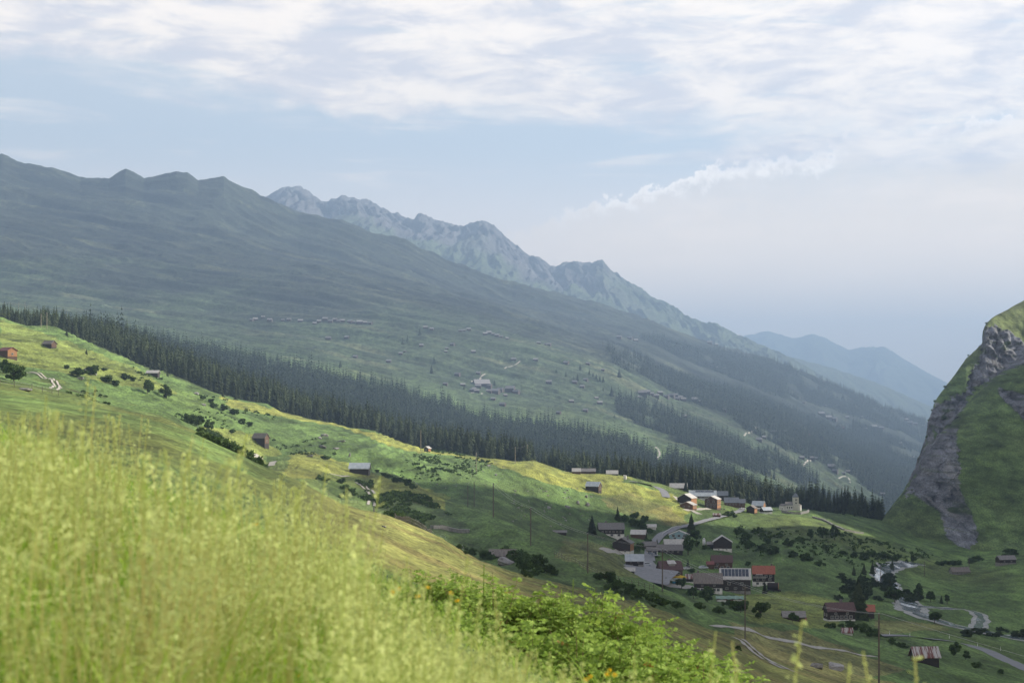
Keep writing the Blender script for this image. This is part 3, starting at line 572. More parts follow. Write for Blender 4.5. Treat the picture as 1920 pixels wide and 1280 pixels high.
# lone spruces: px, py of the foot, height in px
def spruce(px, py, hpx, label, group=None, ymin=60, w=1.0, parts=True):
    p = G.hit(px, py, ymin); h = hpx*p.y/F
    t = empty('spruce_tree', p, rnd.uniform(0, 6.28)); tag(t, label, 'tree', group)
    V, Fq = spruce_arrays(int(px*7+py) % 9999, 26 if hpx > 35 else 16, 13 if hpx > 35 else 10, h, .29*w)
    fs = [tuple(dict.fromkeys(f)) for f in Fq.tolist()]
    me = bpy.data.meshes.new('crown'); me.from_pydata(V.tolist(), [], fs); me.materials.append(M_SPR); o = bpy.data.objects.new('crown', me); COL.objects.link(o); o.parent = t
    MB().tube((0, 0, -.5), (0, 0, h*.9), .018*h, .003*h, 7).build('trunk', M_BARK, t)
    return t
spruce(1609, 1160, 78, 'tall dark spruce standing against the brown-roofed farmhouse', w=1.15)
for a in [(1110,1001,36,'broad spruce left of the grey-roofed chalet with the white ground floor'),(1158,975,26,'pointed spruce on the bank above the grey-roofed chalet'),
          (1163,1008,24,'spruce growing in front of the right end of the grey-roofed chalet'),(1296,1004,42,'tall dark conifer right of the pale blue house'),
          (1212,1020,20,'small spruce above the double garage'),(1232,1021,12,'tiny round spruce at the bend of the road by the garage'),
          (1290,1063,16,'small spruce on the lawn right of the restaurant'),(1424,1090,30,'slim spruce in front of the orange-roofed house'),(1434,1112,24,'spruce beside the black sauna barrel'),
          (1286,921,22,'dark spruce between the two pale-roofed barns at the top of the hamlet'),(1362,1068,14,'little spruce at the left corner of the red-brown roof house'),
          (1601,1078,20,'leftmost of the three spruces by the upper river'),(1620,1076,22,'middle one of the three spruces by the upper river'),(1636,1076,24,'rightmost of the three spruces by the upper river'),
          (1673,1066,18,'spruce standing just right of the white river rapids'),(1614,1088,16,'low spruce in the willows left of the river'),
          (1669,1110,28,'pointed spruce above the river loop'),(1765,1131,16,'thin young spruce on the river bank'),(1910,1028,14,'small spruce at the foot of the cliff on the right edge'),
          (162,664,10,'young spruce alone on the pasture left of the forest'),(55,603,12,'small spruce below the pylons at the far left'),(125,628,13,'spruce just outside the forest near the far left pylons'),(1238,905,14,'spruce behind the bend of the upper road'),(1255,905,12,'second spruce right of the upper road bend')]:
    spruce(*a)
for a in [(787,629,15),(755,646,14),(764,640,12),(814,681,14),(809,700,17),(1088,694,12),(1061,706,10),(1083,714,14),(1076,712,8),(1161,707,18),(1147,742,20),(1043,698,8),(1105,702,10),(1112,706,9),(1118,710,10),(1125,714,11),(1131,716,12),
          (927,722,11),(1131,732,7),(1152,783,8),(870,730,9),(520,676,14),(560,690,14),(575,692,12),(638,688,12),(1240,806,18),(1540,777,10),(1560,784,14),(1454,846,14),(1440,844,12),(1563,792,9),(1608,788,7)]:
    spruce(a[0], a[1], a[2], 'hazy lone spruce out on the meadows of the far slope', 'lone spruces scattered over the far meadows', 2000)
# broadleaf bushes and small trees
BUSH = []
for s in range(6):
    V, Fq = leaf_blob(70+s, 1300, .08, (.8 if s % 2 else .6, .5, .5), 14, .1); o = np_mesh('shrub', V, Fq, M_LEAF if s < 4 else M_WIL); BUSH.append(o.data); bpy.data.objects.remove(o)
def bush(px, py, wpx, hpx, label, group=None, kind='shrub', ymin=60, willow=False, cat='shrub'):
    p = G.hit(px, py, ymin); k = p.y/F; s = rnd.randrange(4, 6) if willow else rnd.randrange(0, 4)
    o = bpy.data.objects.new(kind, BUSH[s]); COL.objects.link(o); o.location = p-Vector((0, 0, .12*hpx*k)); o.rotation_euler = (0, 0, rnd.uniform(0, 6.28))
    o.scale = (wpx*k/1.1, wpx*k/1.1, hpx*k*1.25); return tag(o, label, cat, group)
def tree(px, py, wpx, hpx, label, ymin=60, willow=False, n=2600, group=None):
    p = G.hit(px, py, ymin); k = p.y/F; w, h = wpx*k, hpx*k
    t = empty('broadleaf_tree', p, 0); tag(t, label, 'tree', group)
    V, Fq = leaf_blob(int(px*3+py), n, .035*max(w, h)+.06, (w/2*1.15, w/2*1.15, h*.5), 14, .15); V[:, 2] += h*.04
    np_mesh('crown', V, Fq, M_WIL if willow else M_LEAF, parent=t)
    mb = MB().tube((0, 0, -.5), (0, 0, h*.45), .03*h, .02*h, 7)
    for q in range(6):
        a = q*1.05+px; mb.tube((0, 0, h*(.25+.03*q)), (math.cos(a)*w*.3, math.sin(a)*w*.3, h*(.55+.05*(q % 3))), .014*h, .004*h, 5)
    mb.build('trunk', M_BARK, t); return t
for a in [(1198,1040,22,24,'dark round tree between the black gabled barn and the garage'),(1214,1022,14,14,'small leafy tree behind the house above the garage'),(1306,1014,20,28,'leafy tree right of the tall conifer by the blue house'),(1402,1062,12,12,'small tree left above the orange-roofed house'),(1296,1074,12,10,'small tree between the restaurant and the red-roofed house'),(1330,950,9,9,'small tree by the four-storey chalet'),(1290,1040,24,38,'tall leafy tree right of the long grey-roofed house'),(1140,1094,30,28,'round bushy tree on the near slope left of the car park'),(1278,1103,22,22,'small tree just below the restaurant terrace'),
          (1244,1096,16,16,'bushy tree by the pole at the restaurant'),(1300,1122,22,24,'leafy tree below the grey-roofed wing with white base'),(1326,1128,34,30,'dense dark tree left of the tarpaulin stack'),
          (1389,1148,38,26,'wide dark tree below the tarpaulin stack'),(1425,1158,34,30,'spreading tree with a bare fork below the solar roof'),(1486,1166,22,20,'round tree in front of the pink-grey roofed shed'),
          (1543,1008,20,24,'leafy tree on the slope right of the church'),(1565,1012,20,30,'taller leafy tree right of the church, at the end of the stone wall'),(1520,1012,14,20,'slim tree on the slope below the church'),
          (1678,1130,34,34,'big rounded tree at the left of the river loop'),(1722,1120,20,28,'pointed leafy tree above the river loop'),(1745,1128,18,22,'round leafy tree above the river loop'),(1776,1132,12,20,'narrow leafy tree at the right end of the river-bank row'),
          (1752,1168,24,26,'round bush tree on the river island'),(1788,1228,26,26,'leafy tree right of the rusty-roofed shed'),(1810,1236,18,16,'low tree right of the rusty-roofed shed'),
          (26,715,46,34,'dark leafy tree below the red-roofed barn'),(6,700,30,26,'dark leafy tree at the left edge of the picture'),(312,747,24,26,'crooked tree with a thin trunk on the sunny hillside'),(276,738,22,26,'grey-green tree left of the crooked tree'),(126,692,11,9,'little round tree beside the rocky knoll')]:
    tree(*a)
bl = [(150,706,30,16),(175,704,28,17),(200,716,26,12),(218,725,18,12),(235,712,20,12),(250,716,14,9),(368,800,26,22),(352,790,18,14),(392,804,22,16),(420,770,16,12),(440,778,18,12),(400,765,16,10),(455,796,18,12),(467,800,16,10),(380,750,12,9),(395,755,14,8),(180,690,14,6),(195,694,16,6),(436,812,14,8),
      (1010,1070,36,28),(970,1052,34,22),(948,1040,22,16),(1026,1075,28,18),(995,1060,26,22),(1040,1078,16,12),(905,1048,26,16),(885,1040,18,12),(862,1030,16,10),(912,1045,16,12),(1000,1080,20,10),(985,1078,20,10),
      (1160,1106,28,20),(1178,1112,28,18),(1192,1116,20,12),(1125,1088,16,16),(1205,1112,18,9),(1222,1130,34,20),(1245,1136,28,16),(1268,1140,22,12),(1350,1150,22,14),(1310,1140,18,12),(1366,1136,14,12),(1196,1122,14,8),
      (1185,985,18,14),(1200,990,18,14),(1172,978,16,14),(1210,978,16,12),(1192,970,16,10),(1218,1000,12,10),(1368,968,18,11),(1305,1025,16,12),(1322,1030,14,8),
      (1385,1002,16,14),(1400,1012,20,16),(1420,1000,16,12),(1440,1018,20,14),(1462,1008,14,10),(1478,1024,22,14),(1500,1018,16,12),(1430,1032,20,12),(1455,1038,22,14),(1486,1044,18,12),(1510,1050,24,14),(1535,1060,16,10),(1408,1026,16,12),(1395,1020,14,10),(1550,1030,14,9),(1580,1040,12,8),
      (1600,1180,26,14),(1620,1188,30,18),(1640,1192,24,14),(1590,1170,14,8),(1562,1178,20,10),(1672,1206,16,10),(1690,1214,18,10),(1385,1218,10,9),(1830,1250,20,10),(1876,1262,12,8),(640,906,20,10),(612,902,14,7),
      (745,905,22,12),(762,912,20,14),(775,918,16,12),(720,893,14,7),(730,897,14,8),(706,886,12,6),(610,862,20,9),(575,852,10,4)]
WHERE = lambda px, py: ('on the shaded slope near the half-buried barn' if 850 < px < 1050 and py > 1020 else 'below the car park and restaurant' if 1110 < px < 1380 and py > 1080 else 'on the bank above the grey-roofed chalet' if 1160 < px < 1330 and py < 1040 else
     'on the scrubby slope below the church' if 1370 < px < 1600 and py < 1070 else 'near the brown-roofed farmhouse and rusty shed' if px > 1380 else 'on the sunny hillside at the left' if px < 500 else 'along the hollow right of the metal-roofed barn')
for a in bl:
    w = WHERE(a[0], a[1]); bush(*a, 'dark green leafy bush '+w, 'bushes '+w)
    if a[0] > 840:
        for _ in range(2): q = rnd.uniform(.35, .75); bush(a[0]+rnd.uniform(-.8, .8)*a[2], a[1]+rnd.uniform(-3, 3), a[2]*q, a[3]*q*rnd.uniform(.7, 1.2), 'dark green leafy bush '+w, 'bushes '+w)
for k in range(46):
    px_ = rnd.uniform(1560, 1720); py_ = rnd.uniform(1082, 1132); 
    if px_ > 1690 and py_ < 1105: continue
    bush(px_, py_, rnd.uniform(14, 26), rnd.uniform(8, 15), 'grey-green willow bush in the thicket left of the river loop', 'willows along the river', willow=True)
for k in range(20):
    px_ = rnd.uniform(1810, 1925); bush(px_, rnd.uniform(1182, 1196), rnd.uniform(14, 22), rnd.uniform(5, 9), 'low grey-green willow bush on the flat right of the river', 'low willows right of the river', willow=True)
for k in range(22):
    px_ = rnd.uniform(1600, 1900); bush(px_, np.interp(px_, [1600,1700,1780,1840,1900], [1045,1052,1058,1052,1040])+rnd.uniform(-6, 4), rnd.uniform(12, 24), rnd.uniform(6, 12), 'dark bush at the foot of the cliff', 'bushes at the foot of the cliff')
# low scrub nobody could count
sc_mask = ((fill([(370,808),(400,812),(470,858),(500,880),(480,897),(400,850)], 250, 700, 4) & (nz2 > -.45)) | (fill([(702,925),(800,930),(880,985),(860,1000),(760,990),(700,960)], 290, 800, 10) & (nz2+.6*nz1 > .12))
           | (fill([(590,876),(700,900),(700,948),(640,940),(600,915)], 290, 730, 4) & (nz2 > .1)))
sp1 = scatter(sc_mask, 2.3, 5000, 6)
sp2 = scatter((fill([(1380,985),(1600,1000),(1760,1040),(1700,1060),(1560,1070),(1400,1045),(1370,1010)], 850, 1200) | fill([(820,838),(930,870),(900,900),(820,905),(760,870)], 800, 1100)) & (nz2 > .0), 4.5, 2600, 7)
sp3 = scatter(fill([(130,735),(330,745),(480,800),(600,850),(560,858),(430,812),(250,775),(120,745)], 300, 900) & (nz1 > .0), 5.5, 1500, 8)
sp4 = scatter(fill([(240,690),(500,775),(620,830),(640,870),(520,840),(300,745)], 600, 1000) & (nz1 > .05), 7, 900, 9)
sp5 = scatter(fill([(780,848),(840,856),(820,905),(740,900)], 700, 1100) & (nz2 > -.1), 5, 600, 9)
lb = leaf_blob(5, 60, .2, (.6, .6, .42), 5)
sc = lambda P, a, b: merge(lb, P, rng.uniform(a, b, len(P)), rng.random(len(P))*6.28)
mass('scrub', [sc(sp1, .9, 2.0), sc(sp2, .8, 2.2), sc(sp3, .6, 1.8), sc(sp4, .7, 2.0), sc(sp5, .6, 1.4)], M_LEAF, 'low juniper and heath scrub on the hillsides')
# woods on the spur and at the top of the cliff
for k, (px_, py_) in enumerate([(1748,766),(1744,790),(1741,806),(1739,822),(1752,752),(1772,728),(1815,668),(1849,608)]):
    j, f_ = CL.cols(px_); i = int(np.argmin(np.abs(CL.q[:, j]-py_)+np.where(CL.Y[:, j] > 1600, 99, 0))); p = (CL.X[i, j], CL.Y[i, j], CL.Z[i, j])
    o = bpy.data.objects.new('shrub', BUSH[k % 4]); COL.objects.link(o); o.location = p; s_ = rnd.uniform(1.5, 3.2); o.scale = (s_, s_, s_*1.2)
    tag(o, 'dark bush clinging to the left outline of the cliff', 'shrub', 'bushes on the cliff outline')
# ------------------------------------------------------------------ buildings
WD = mat('dark_logs', (.045, .034, .028), (.022, .017, .015), scale=1.5, bump=.03, stretch=(.4, .4, 5), rand=.25)
WB = mat('brown_logs', (.13, .07, .042), (.07, .04, .027), scale=1.5, bump=.03, stretch=(.4, .4, 5), rand=.2)
WO = mat('orange_wood', (.40, .20, .09), (.26, .12, .055), scale=1.5, bump=.02, stretch=(.5, .5, 4))  # on house ends this colour carries the sunlight of that side
WP = mat('plaster_white', (.78, .77, .74), (.5, .48, .44), scale=.8)
WS = mat('grey_stone', (.26, .25, .23), (.15, .145, .135), scale=1.4, bump=.05)
WBL = mat('blue_boards', (.30, .42, .47), (.22, .33, .38), scale=1.0, stretch=(.4, .4, 4))
RG = mat('grey_roof', (.24, .225, .215), (.15, .14, .14), scale=1.2, stretch=(1, 3, 3), rand=.15)
RP = mat('pale_roof', (.52, .50, .47), (.40, .38, .36), scale=.9, rand=.12)
RM_ = mat('metal_roof', (.50, .53, .56), (.36, .40, .44), scale=.7, rough=.45, rand=.1)
RBL = mat('bluegrey_roof', (.17, .19, .22), (.12, .135, .16), scale=.8, rough=.6)
RR = mat('red_roof', (.22, .07, .06), (.15, .05, .045), scale=1.0, rough=.7)
RO = mat('orange_tile_roof', (.36, .12, .075), (.25, .085, .055), scale=2.0)
RD = mat('brown_roof', (.12, .068, .062), (.08, .046, .045), scale=2.0)
RC = mat('rusty_corrugated', (.42, .40, .39), (.15, .055, .045), scale=.8, stretch=(3, .25, .25), lo=.46, hi=.54)
RBR = mat('weathered_boards', (.24, .21, .185), (.12, .10, .09), scale=1.6, stretch=(4, .4, .4))
GL = mat('window_glass', (.03, .035, .04), (.05, .055, .06), rough=.15)
FR = mat('window_frame', (.42, .40, .37), (.34, .32, .30))
DK = mat('dark_void', (.018, .017, .017), (.012, .012, .012))
SOL = mat('solar_glass', (.03, .04, .06), (.045, .055, .08), rough=.35)
ALU = mat('aluminium_rail', (.62, .62, .62), (.5, .5, .5), rough=.4)
CHI = mat('chimney_stone', (.20, .18, .17), (.12, .11, .10), scale=3)
def window(t, x, y, z, w, h, nx, ny, pane=True):
    """window on a wall whose outward normal is (nx, ny)"""
    mb = MB(); th = .12
    def bx(u0, u1, z0, z1, o0, o1, m):
        if nx == 0: m.box(x+u0, x+u1, *sorted((y+ny*o0, y+ny*o1)), z+z0, z+z1)
        else: m.box(*sorted((x+nx*o0, x+nx*o1)), y+u0, y+u1, z+z0, z+z1)
    f = .09*min(w, h)+.02
    bx(-w/2, -w/2+f, 0, h, -.05, th, mb); bx(w/2-f, w/2, 0, h, -.05, th, mb); bx(-w/2+f, w/2-f, 0, f, -.05, th, mb); bx(-w/2+f, w/2-f, h-f, h, -.05, th, mb); bx(-f/3, f/3, f, h-f, -.05, th-.02, mb)
    o = mb.build('window', FR, t)
    if pane:
        m2 = MB(); bx(-w/2+f, w/2-f, f, h-f, .01, .06, m2); m2.build('pane', GL, o)
def house(label, px, py, w, d, h, rh, rz=0, ridge='x', wall=WD, roof=RG, base=0, bmat=WP, win=(), chim=None, ov=.5, name='house', cat='house', group=None, ymin=60, ymax=1e9, door=None, asym=0.0, sink=0.0, solar=None, endwall=None, thick=.22, p=None):
    """all sizes in photograph pixels at the house's distance; px, py = middle of the front wall's foot"""
    p = p or G.hit(px, py, ymin, ymax); k = p.y/F; w, d, h, rh, base = w*k, d*k, h*k, rh*k, base*k
    a = R(rz); t = empty(name, p+Vector((-math.sin(a)*d/2*1.0, math.cos(a)*d/2, -sink)), a); tag(t, label, cat, group)
    t.location.z = p.z-sink
    x0, x1, y0, y1 = -w/2, w/2, -d/2, d/2
    if base > 0:
        MB().box(x0-.06, x1+.06, y0-.06, y1+.06, -3.5, base).build('base', bmat, t)
        zb = base
    else: zb = -3.0
    mb = MB(); pk = asym
    if ridge == 'x': mb.prism([(y0, zb), (y1, zb), (y1, h), (pk*d/2, h+rh), (y0, h)], x0, x1, 'x')
    else: mb.prism([(x0, zb), (x1, zb), (x1, h), (pk*w/2, h+rh), (x0, h)], y0, y1, 'y')
    mb.build('wall', wall, t)
    th = thick; L = (d if ridge == 'x' else w)/2; cx = pk*L; e = ov
    s1 = rh/(L+cx); s2 = rh/(L-cx); tp = .05
    prof = [(-L-e, h-s1*e+tp), (cx, h+rh+tp), (L+e, h-s2*e+tp), (L+e, h-s2*e+tp+th), (cx, h+rh+tp+th), (-L-e, h-s1*e+tp+th)]
    r = MB()
    half = w/2 if ridge == 'x' else d/2
    A = 'x' if ridge == 'x' else 'y'
    # two halves so that every roof face is a plain quad strip
    for q in ([0, 1, 4, 5], [1, 2, 3, 4]): r.prism([prof[i] for i in q], -half-e*.8, half+e*.8, A)
    ro = r.build('roof', roof, t)
    if endwall:    # facing on the right end, sunlight put into its colour
        e2 = MB()
        if ridge == 'y': e2.box(x1+.01, x1+.08, y0+.05, y1-.05, max(zb, 0), h-.02)
        else: e2.prism([(y0+.05, max(zb, 0)), (y1-.05, max(zb, 0)), (y1-.05, h-.02), (cx, h+rh-.05), (y0+.05, h-.02)], x1+.01, x1+.08, 'x')
        e2.build('sunlit_end_wall', endwall, t)
    if chim is not None:
        cxp = chim*w/2 if ridge == 'x' else pk*w/2+.25*w; m = MB(); m.box(cxp-.4, cxp+.4, .1, .9, h+rh*.5, h+rh+1.0).box(cxp-.5, cxp+.5, 0, 1.0, h+rh+1.0, h+rh+1.15); m.build('chimney', CHI, ro)
    for face, n, zf, ww, hh in win:
        for i in range(n):
            f = (i+.5)/n-.5
            if face == 'f': window(t, f*w*.86, y0-(.06 if zf*h < base else 0), zf*h, ww, hh, 0, -1)
            elif face == 'r': window(t, x1+(.09 if endwall else 0)+(.06 if zf*h < base else 0), f*d*.86, zf*h, ww, hh, 1, 0)
            elif face == 'l': window(t, x0-(.06 if zf*h < base else 0), f*d*.86, zf*h, ww, hh, -1, 0)
    if door is not None:
        f, dw, dh = door; MB().box(f*w-dw/2, f*w+dw/2, y0-.14, y0-.04, -.3, dh).build('door', DK, t)
    if solar:
        nx_, nz_, fx0, fx1, f0, f1 = solar; sl = math.atan2(rh, L); run = math.hypot(rh, L)
        for i in range(nx_):
            for j in range(nz_):
                u0 = x0+w*(fx0+(fx1-fx0)*i/nx_)+.06; u1 = x0+w*(fx0+(fx1-fx0)*(i+1)/nx_)-.06
                g0 = f0+(f1-f0)*j/nz_+.012; g1 = f0+(f1-f0)*(j+1)/nz_-.012
                P = lambda u, g, o: (u, -L+L*g-math.sin(sl)*o*0, h+rh*g+th+tp+o)
                m = MB(); m.add([P(u0, g0, .03), P(u1, g0, .03), P(u1, g1, .03), P(u0, g1, .03), P(u0, g0, .10), P(u1, g0, .10), P(u1, g1, .10), P(u0, g1, .10)], [(0, 3, 2, 1), (4, 5, 6, 7), (0, 1, 5, 4), (1, 2, 6, 5), (2, 3, 7, 6), (3, 0, 4, 7)])
                m.build('solar_panel', SOL, ro)
        for i in range(nx_+1):
            u = x0+w*(fx0+(fx1-fx0)*i/nx_); P = lambda u, g, o: (u, -L+L*g, h+rh*g+th+tp+o)
            m = MB(); m.add([P(u-.07, f0, .04), P(u+.07, f0, .04), P(u+.07, f1, .04), P(u-.07, f1, .04), P(u-.07, f0, .14), P(u+.07, f0, .14), P(u+.07, f1, .14), P(u-.07, f1, .14)], [(0, 3, 2, 1), (4, 5, 6, 7), (0, 1, 5, 4), (1, 2, 6, 5), (2, 3, 7, 6), (3, 0, 4, 7)]); m.build('panel_rail', ALU, ro)
    return t
H = lambda *a, **k: house(*a, **k)
B = dict(name='barn', cat='barn')
# barns on the left hillside
H('small log barn with a red roof and sunlit gable at the left edge', 5, 668, 34, 20, 11, 5.5, rz=-42, wall=WB, roof=RR, endwall=WO, win=[('r', 1, .25, .9, .9)], **B)
H('log barn with a ragged grey roof high on the left pasture', 88, 651, 23, 13, 7, 5, rz=-30, wall=WD, roof=RBR, endwall=WB, **B)
H('low barn with a pale pink-grey roof by the forest edge', 285, 703, 22, 12, 5, 4, rz=-6, roof=RP, **B)
H('log barn with grey shingle roof above the bend in the track', 485, 831, 27, 14, 12, 7, rz=-26, wall=WD, roof=RBR, endwall=WB, win=[('r', 1, .3, .8, .8)], **B)
H('flat little barn with a bright red roof on the forest edge', 629, 791, 17, 10, 4, 3.5, wall=WD, roof=RR, **B)
H('dark barn with a blue-grey metal roof on the mown knoll', 673, 888, 36, 20, 11, 8.5, rz=-4, roof=RM_, ymin=500, **B)
H('tiny hut with a white roof beside a utility pole on the crest', 799, 846, 9, 9, 6, 3, rz=-30, ridge='y', wall=WD, roof=RP, endwall=WO, win=[('f', 1, .3, .8, .8)], name='hut', cat='hut')
H('dark log barn with a pale blue metal roof on the yellow meadow', 1110, 920, 26, 15, 9.5, 7, rz=-27, roof=RM_, endwall=WB, win=[('r', 1, .2, 1.2, 1.8)], ymin=600, **B)
H('left one of the joined farm buildings on the crest, with the paler roof', 1081, 888, 15, 12, 5, 5, wall=WB, roof=RP, name='farm_building', cat='barn')
H('right one of the joined farm buildings on the crest, with the greyer roof', 1103, 888, 27, 11, 5, 4.5, wall=WB, roof=RG, endwall=WO, name='farm_building', cat='barn', chim=.2)
H('low shed with a big pale roof at the end of the crest', 1148, 890, 21, 12, 2.5, 5.5, wall=WD, roof=RP, **B)
H('small white tank house right of the low pale-roofed shed', 1171, 898, 5, 5, 6, 1, rz=-20, wall=WP, roof=RP, name='hut', cat='hut', ov=.2)
H('half-buried barn with a long weathered board roof in the shaded hollow', 943, 1044, 47, 24, 3, 9, rz=3, wall=WD, roof=RBR, ymin=300, ov=.4, **B)
H('very low dark shelter at the foot of the boulder slope', 1050, 1001, 24, 12, 3.4, 2.6, rz=2, roof=RG, ymin=500, **B)
# upper hamlet
H('barn with a wide pale roof, topmost and leftmost of the hamlet', 1272, 916, 32, 18, 2, 7.5, rz=-8, wall=WB, roof=RP, ymin=900, **B)
H('small chalet with pale roof and shaded gable right of the topmost spruce', 1303, 918, 22, 18, 5, 5, rz=-22, ridge='y', wall=WB, roof=RP, endwall=WO, ymin=900)
H('big farmhouse barn with orange sunlit side and pale roof', 1283, 944, 28, 26, 11, 7.5, rz=-30, ridge='y', wall=WD, roof=RP, endwall=WO, ymin=900, **B)
H('lower farmhouse with a pale roof in front of the sunlit-sided barn', 1287, 953, 26, 18, 7, 5.5, rz=-30, ridge='y', wall=WB, roof=RP, endwall=WO, win=[('f', 2, .3, 1.2, 1.2), ('r', 2, .3, 1, 1)], ymin=850)
H('long stable with a silvery metal roof and two dark solar strips', 1318, 937, 50, 20, 8, 9, rz=-3, wall=WS, roof=RM_, base=3, win=[('f', 5, .45, 1.4, 1.0)], solar=(2, 1, .22, .92, .62, .9), ymin=900, name='stable', cat='stable')
H('dark building with a blue-grey lean roof behind the four-storey chalet', 1352, 937, 25, 14, 9, 7, rz=-6, wall=WD, roof=RBL, ymin=900)
H('four-storey dark chalet with rows of white windows in its gable', 1333, 952, 24, 24, 16.5, 5.5, rz=-24, ridge='y', wall=WB, roof=RP, endwall=WO, win=[('f', 3, .10, 1.3, 1.2), ('f', 4, .36, 1.3, 1.1), ('f', 2, .66, 1.5, 1.3), ('f', 2, .98, 1.2, 1.0), ('r', 3, .3, .9, 1.1), ('r', 3, .65, .9, 1.1)], ymin=900, name='chalet')
H('long brown house with a blue-grey slate roof and chimney in the hamlet', 1372, 949, 26, 16, 8, 8, rz=-3, wall=WB, roof=RBL, win=[('f', 4, .35, 1.0, 1.0)], chim=.5, ymin=900)
H('shorter wing at the right end of the long slate-roofed brown house', 1390, 952, 14, 14, 10, 6, rz=-5, wall=WB, roof=RBL, win=[('f', 2, .5, 1.0, 1.0)], ymin=900)
H('brown chalet with a dark roof half hidden behind the white-roofed barn', 1427, 948, 22, 14, 9, 4.5, rz=-5, wall=WB, roof=RD, win=[('f', 3, .55, 1.0, .9)], chim=.1, ymin=900)
H('barn with a bright whitish roof and sunlit orange right gable', 1420, 955, 22, 15, 8, 7.5, rz=-28, wall=WD, roof=RM_, endwall=WO, ymin=900, **B)
H('dark log store in front of the barn with the whitish roof', 1407, 961, 16, 13, 9, 4.5, rz=-32, ridge='y', wall=WD, roof=RBR, endwall=WO, ymin=900, **B)
H('small dark barn with light blue roof and white footing near the church', 1440, 963, 19, 14, 7, 5, rz=24, wall=WD, roof=RM_, base=3.5, bmat=WP, ymin=900, **B)
H('tiny grey lean-to between the white-roofed barn and the small dark barn', 1421, 958, 8, 7, 4, 2, rz=0, wall=WS, roof=RG, ymin=900, name='shed', cat='shed')
H('little brown shed with a patched roof on the lawn below the chalet', 1344, 969, 14, 7, 4, 2.5, rz=-4, wall=WB, roof=RC, ymin=900, name='shed', cat='shed', ov=.3)
# lower village
H('wide chalet with grey roof and white ground floor under the bank', 1147, 1006, 47, 26, 15, 10, rz=3, wall=WD, roof=RG, base=5.5, win=[('f', 3, .1, 1.4, 1.2), ('f', 6, .55, 1.0, .9)], chim=-.4, ymin=600, name='chalet')
H('brown stable with pale grey roof right of the wide chalet', 1196, 1009, 27, 17, 8.5, 6.5, rz=-14, wall=WB, roof=RP, endwall=WB, ymin=600, name='stable', cat='stable')
H('black gabled barn with an orange right side and white footing', 1165, 1035, 34, 28, 18, 9, rz=-18, ridge='y', wall=WD, roof=RG, base=3, endwall=WO, win=[('f', 2, .08, 1, .7)], ymin=600, chim=0, **B)
H('house with a grey roof above the double garage', 1218, 1030, 26, 16, 8, 6, rz=0, wall=WD, roof=RG, ymin=650)
g = H('white double garage with dark doors and a grey roof', 1223, 1038, 20, 10, 7.5, 4.5, rz=0, wall=WP, roof=RG, ymin=650, name='garage', cat='garage')
H('long low building with a grey-brown roof right of the garage', 1256, 1038, 48, 16, 8, 8.5, rz=-1, wall=WD, roof=RG, win=[('f', 4, .3, 1.0, .8)], ymin=650)
H('low building with a flat pale roof below the blue house', 1264, 1024, 36, 13, 4.5, 8, rz=1, wall=WD, roof=RP, ymin=700, name='shed', cat='shed')
H('pale blue gabled house with a light roof', 1273, 1012, 36, 22, 9.5, 7.5, rz=-8, ridge='y', wall=WBL, roof=RP, win=[('f', 3, .65, 1.5, 1.2), ('f', 2, .12, 1.4, 1.3), ('r', 2, .5, 1, 1)], ymin=700)
H('small pale-roofed hut set into the bank beside the road', 1222, 991, 16, 9, 4, 4, rz=0, wall=WP, roof=RP, ymin=700, name='hut', cat='hut')
H('large black barn with a pale roof edge right of the silo', 1355, 1032, 34, 30, 16, 11, rz=-6, ridge='y', wall=WD, roof=RP, base=4, bmat=WP, asym=-.05, ymin=700, win=[('f', 2, .08, .9, .6)], **B)
H('open lean-to at the left side of the large black barn', 1334, 1028, 16, 16, 8, 4, rz=-6, ridge='x', wall=WD, roof=RG, ymin=700, name='shed', cat='shed')
H('barn with a bright ribbed metal roof above grey stone walls by the car park', 1190, 1066, 33, 20, 16, 10, rz=-2, wall=WD, roof=RM_, base=8, bmat=WS, win=[('f', 2, .72, .8, .7)], door=(.06, 2.2, 2.4), ymin=550, **B)
H('little shed with a pale flat roof at the corner of the car park', 1178, 1076, 23, 11, 7, 4.5, rz=-4, wall=WD, roof=RP, ymin=500, name='shed', cat='shed')
t = H('restaurant with a dark red-brown roof, skylight dormer and white lower walls', 1260, 1088, 42, 28, 21, 14, rz=13, wall=WB, roof=RD, base=5, bmat=WP, win=[('f', 4, .55, 1.2, 1.0), ('l', 3, .3, 1.0, 1.2), ('l', 2, .7, 1.0, 1.2)], chim=0, ymin=550, name='restaurant')
k = t.location.y/F
MB().box(-4.5*k, 8*k, -9*k, 0, 27*k, 31*k).build('dormer', FR, t)
MB().add([(-7*k, -11*k, 30.5*k), (10*k, -11*k, 30.5*k), (9*k, 0, 36*k), (-6*k, 0, 36*k), (-7*k, -11*k, 31.3*k), (10*k, -11*k, 31.3*k), (9*k, 0, 36.8*k), (-6*k, 0, 36.8*k)], [(0, 3, 2, 1), (4, 5, 6, 7), (0, 1, 5, 4), (1, 2, 6, 5), (2, 3, 7, 6), (3, 0, 4, 7)]).build('dormer_roof', RP, t)
MB().box(-23.2*k, -21*k, -14*k, 14*k, 11*k, 12*k).box(-23.2*k, -23*k, -14*k, 14*k, 12*k, 14*k).build('balcony', WP, t)
H('brown house with a dark red roof and chimney above the solar roof', 1354, 1068, 38, 22, 15, 11, rz=-3, wall=WB, roof=RD, win=[('f', 3, .18, 1.6, 1.2), ('f', 2, .55, 1.2, 1.0)], chim=-.1, ymin=550, base=2, bmat=WS)
H('red-brown lean-to at the left of the dark red-roofed house', 1332, 1066, 12, 12, 9, 4, rz=-3, wall=WB, roof=RR, ymin=550, name='shed', cat='shed')
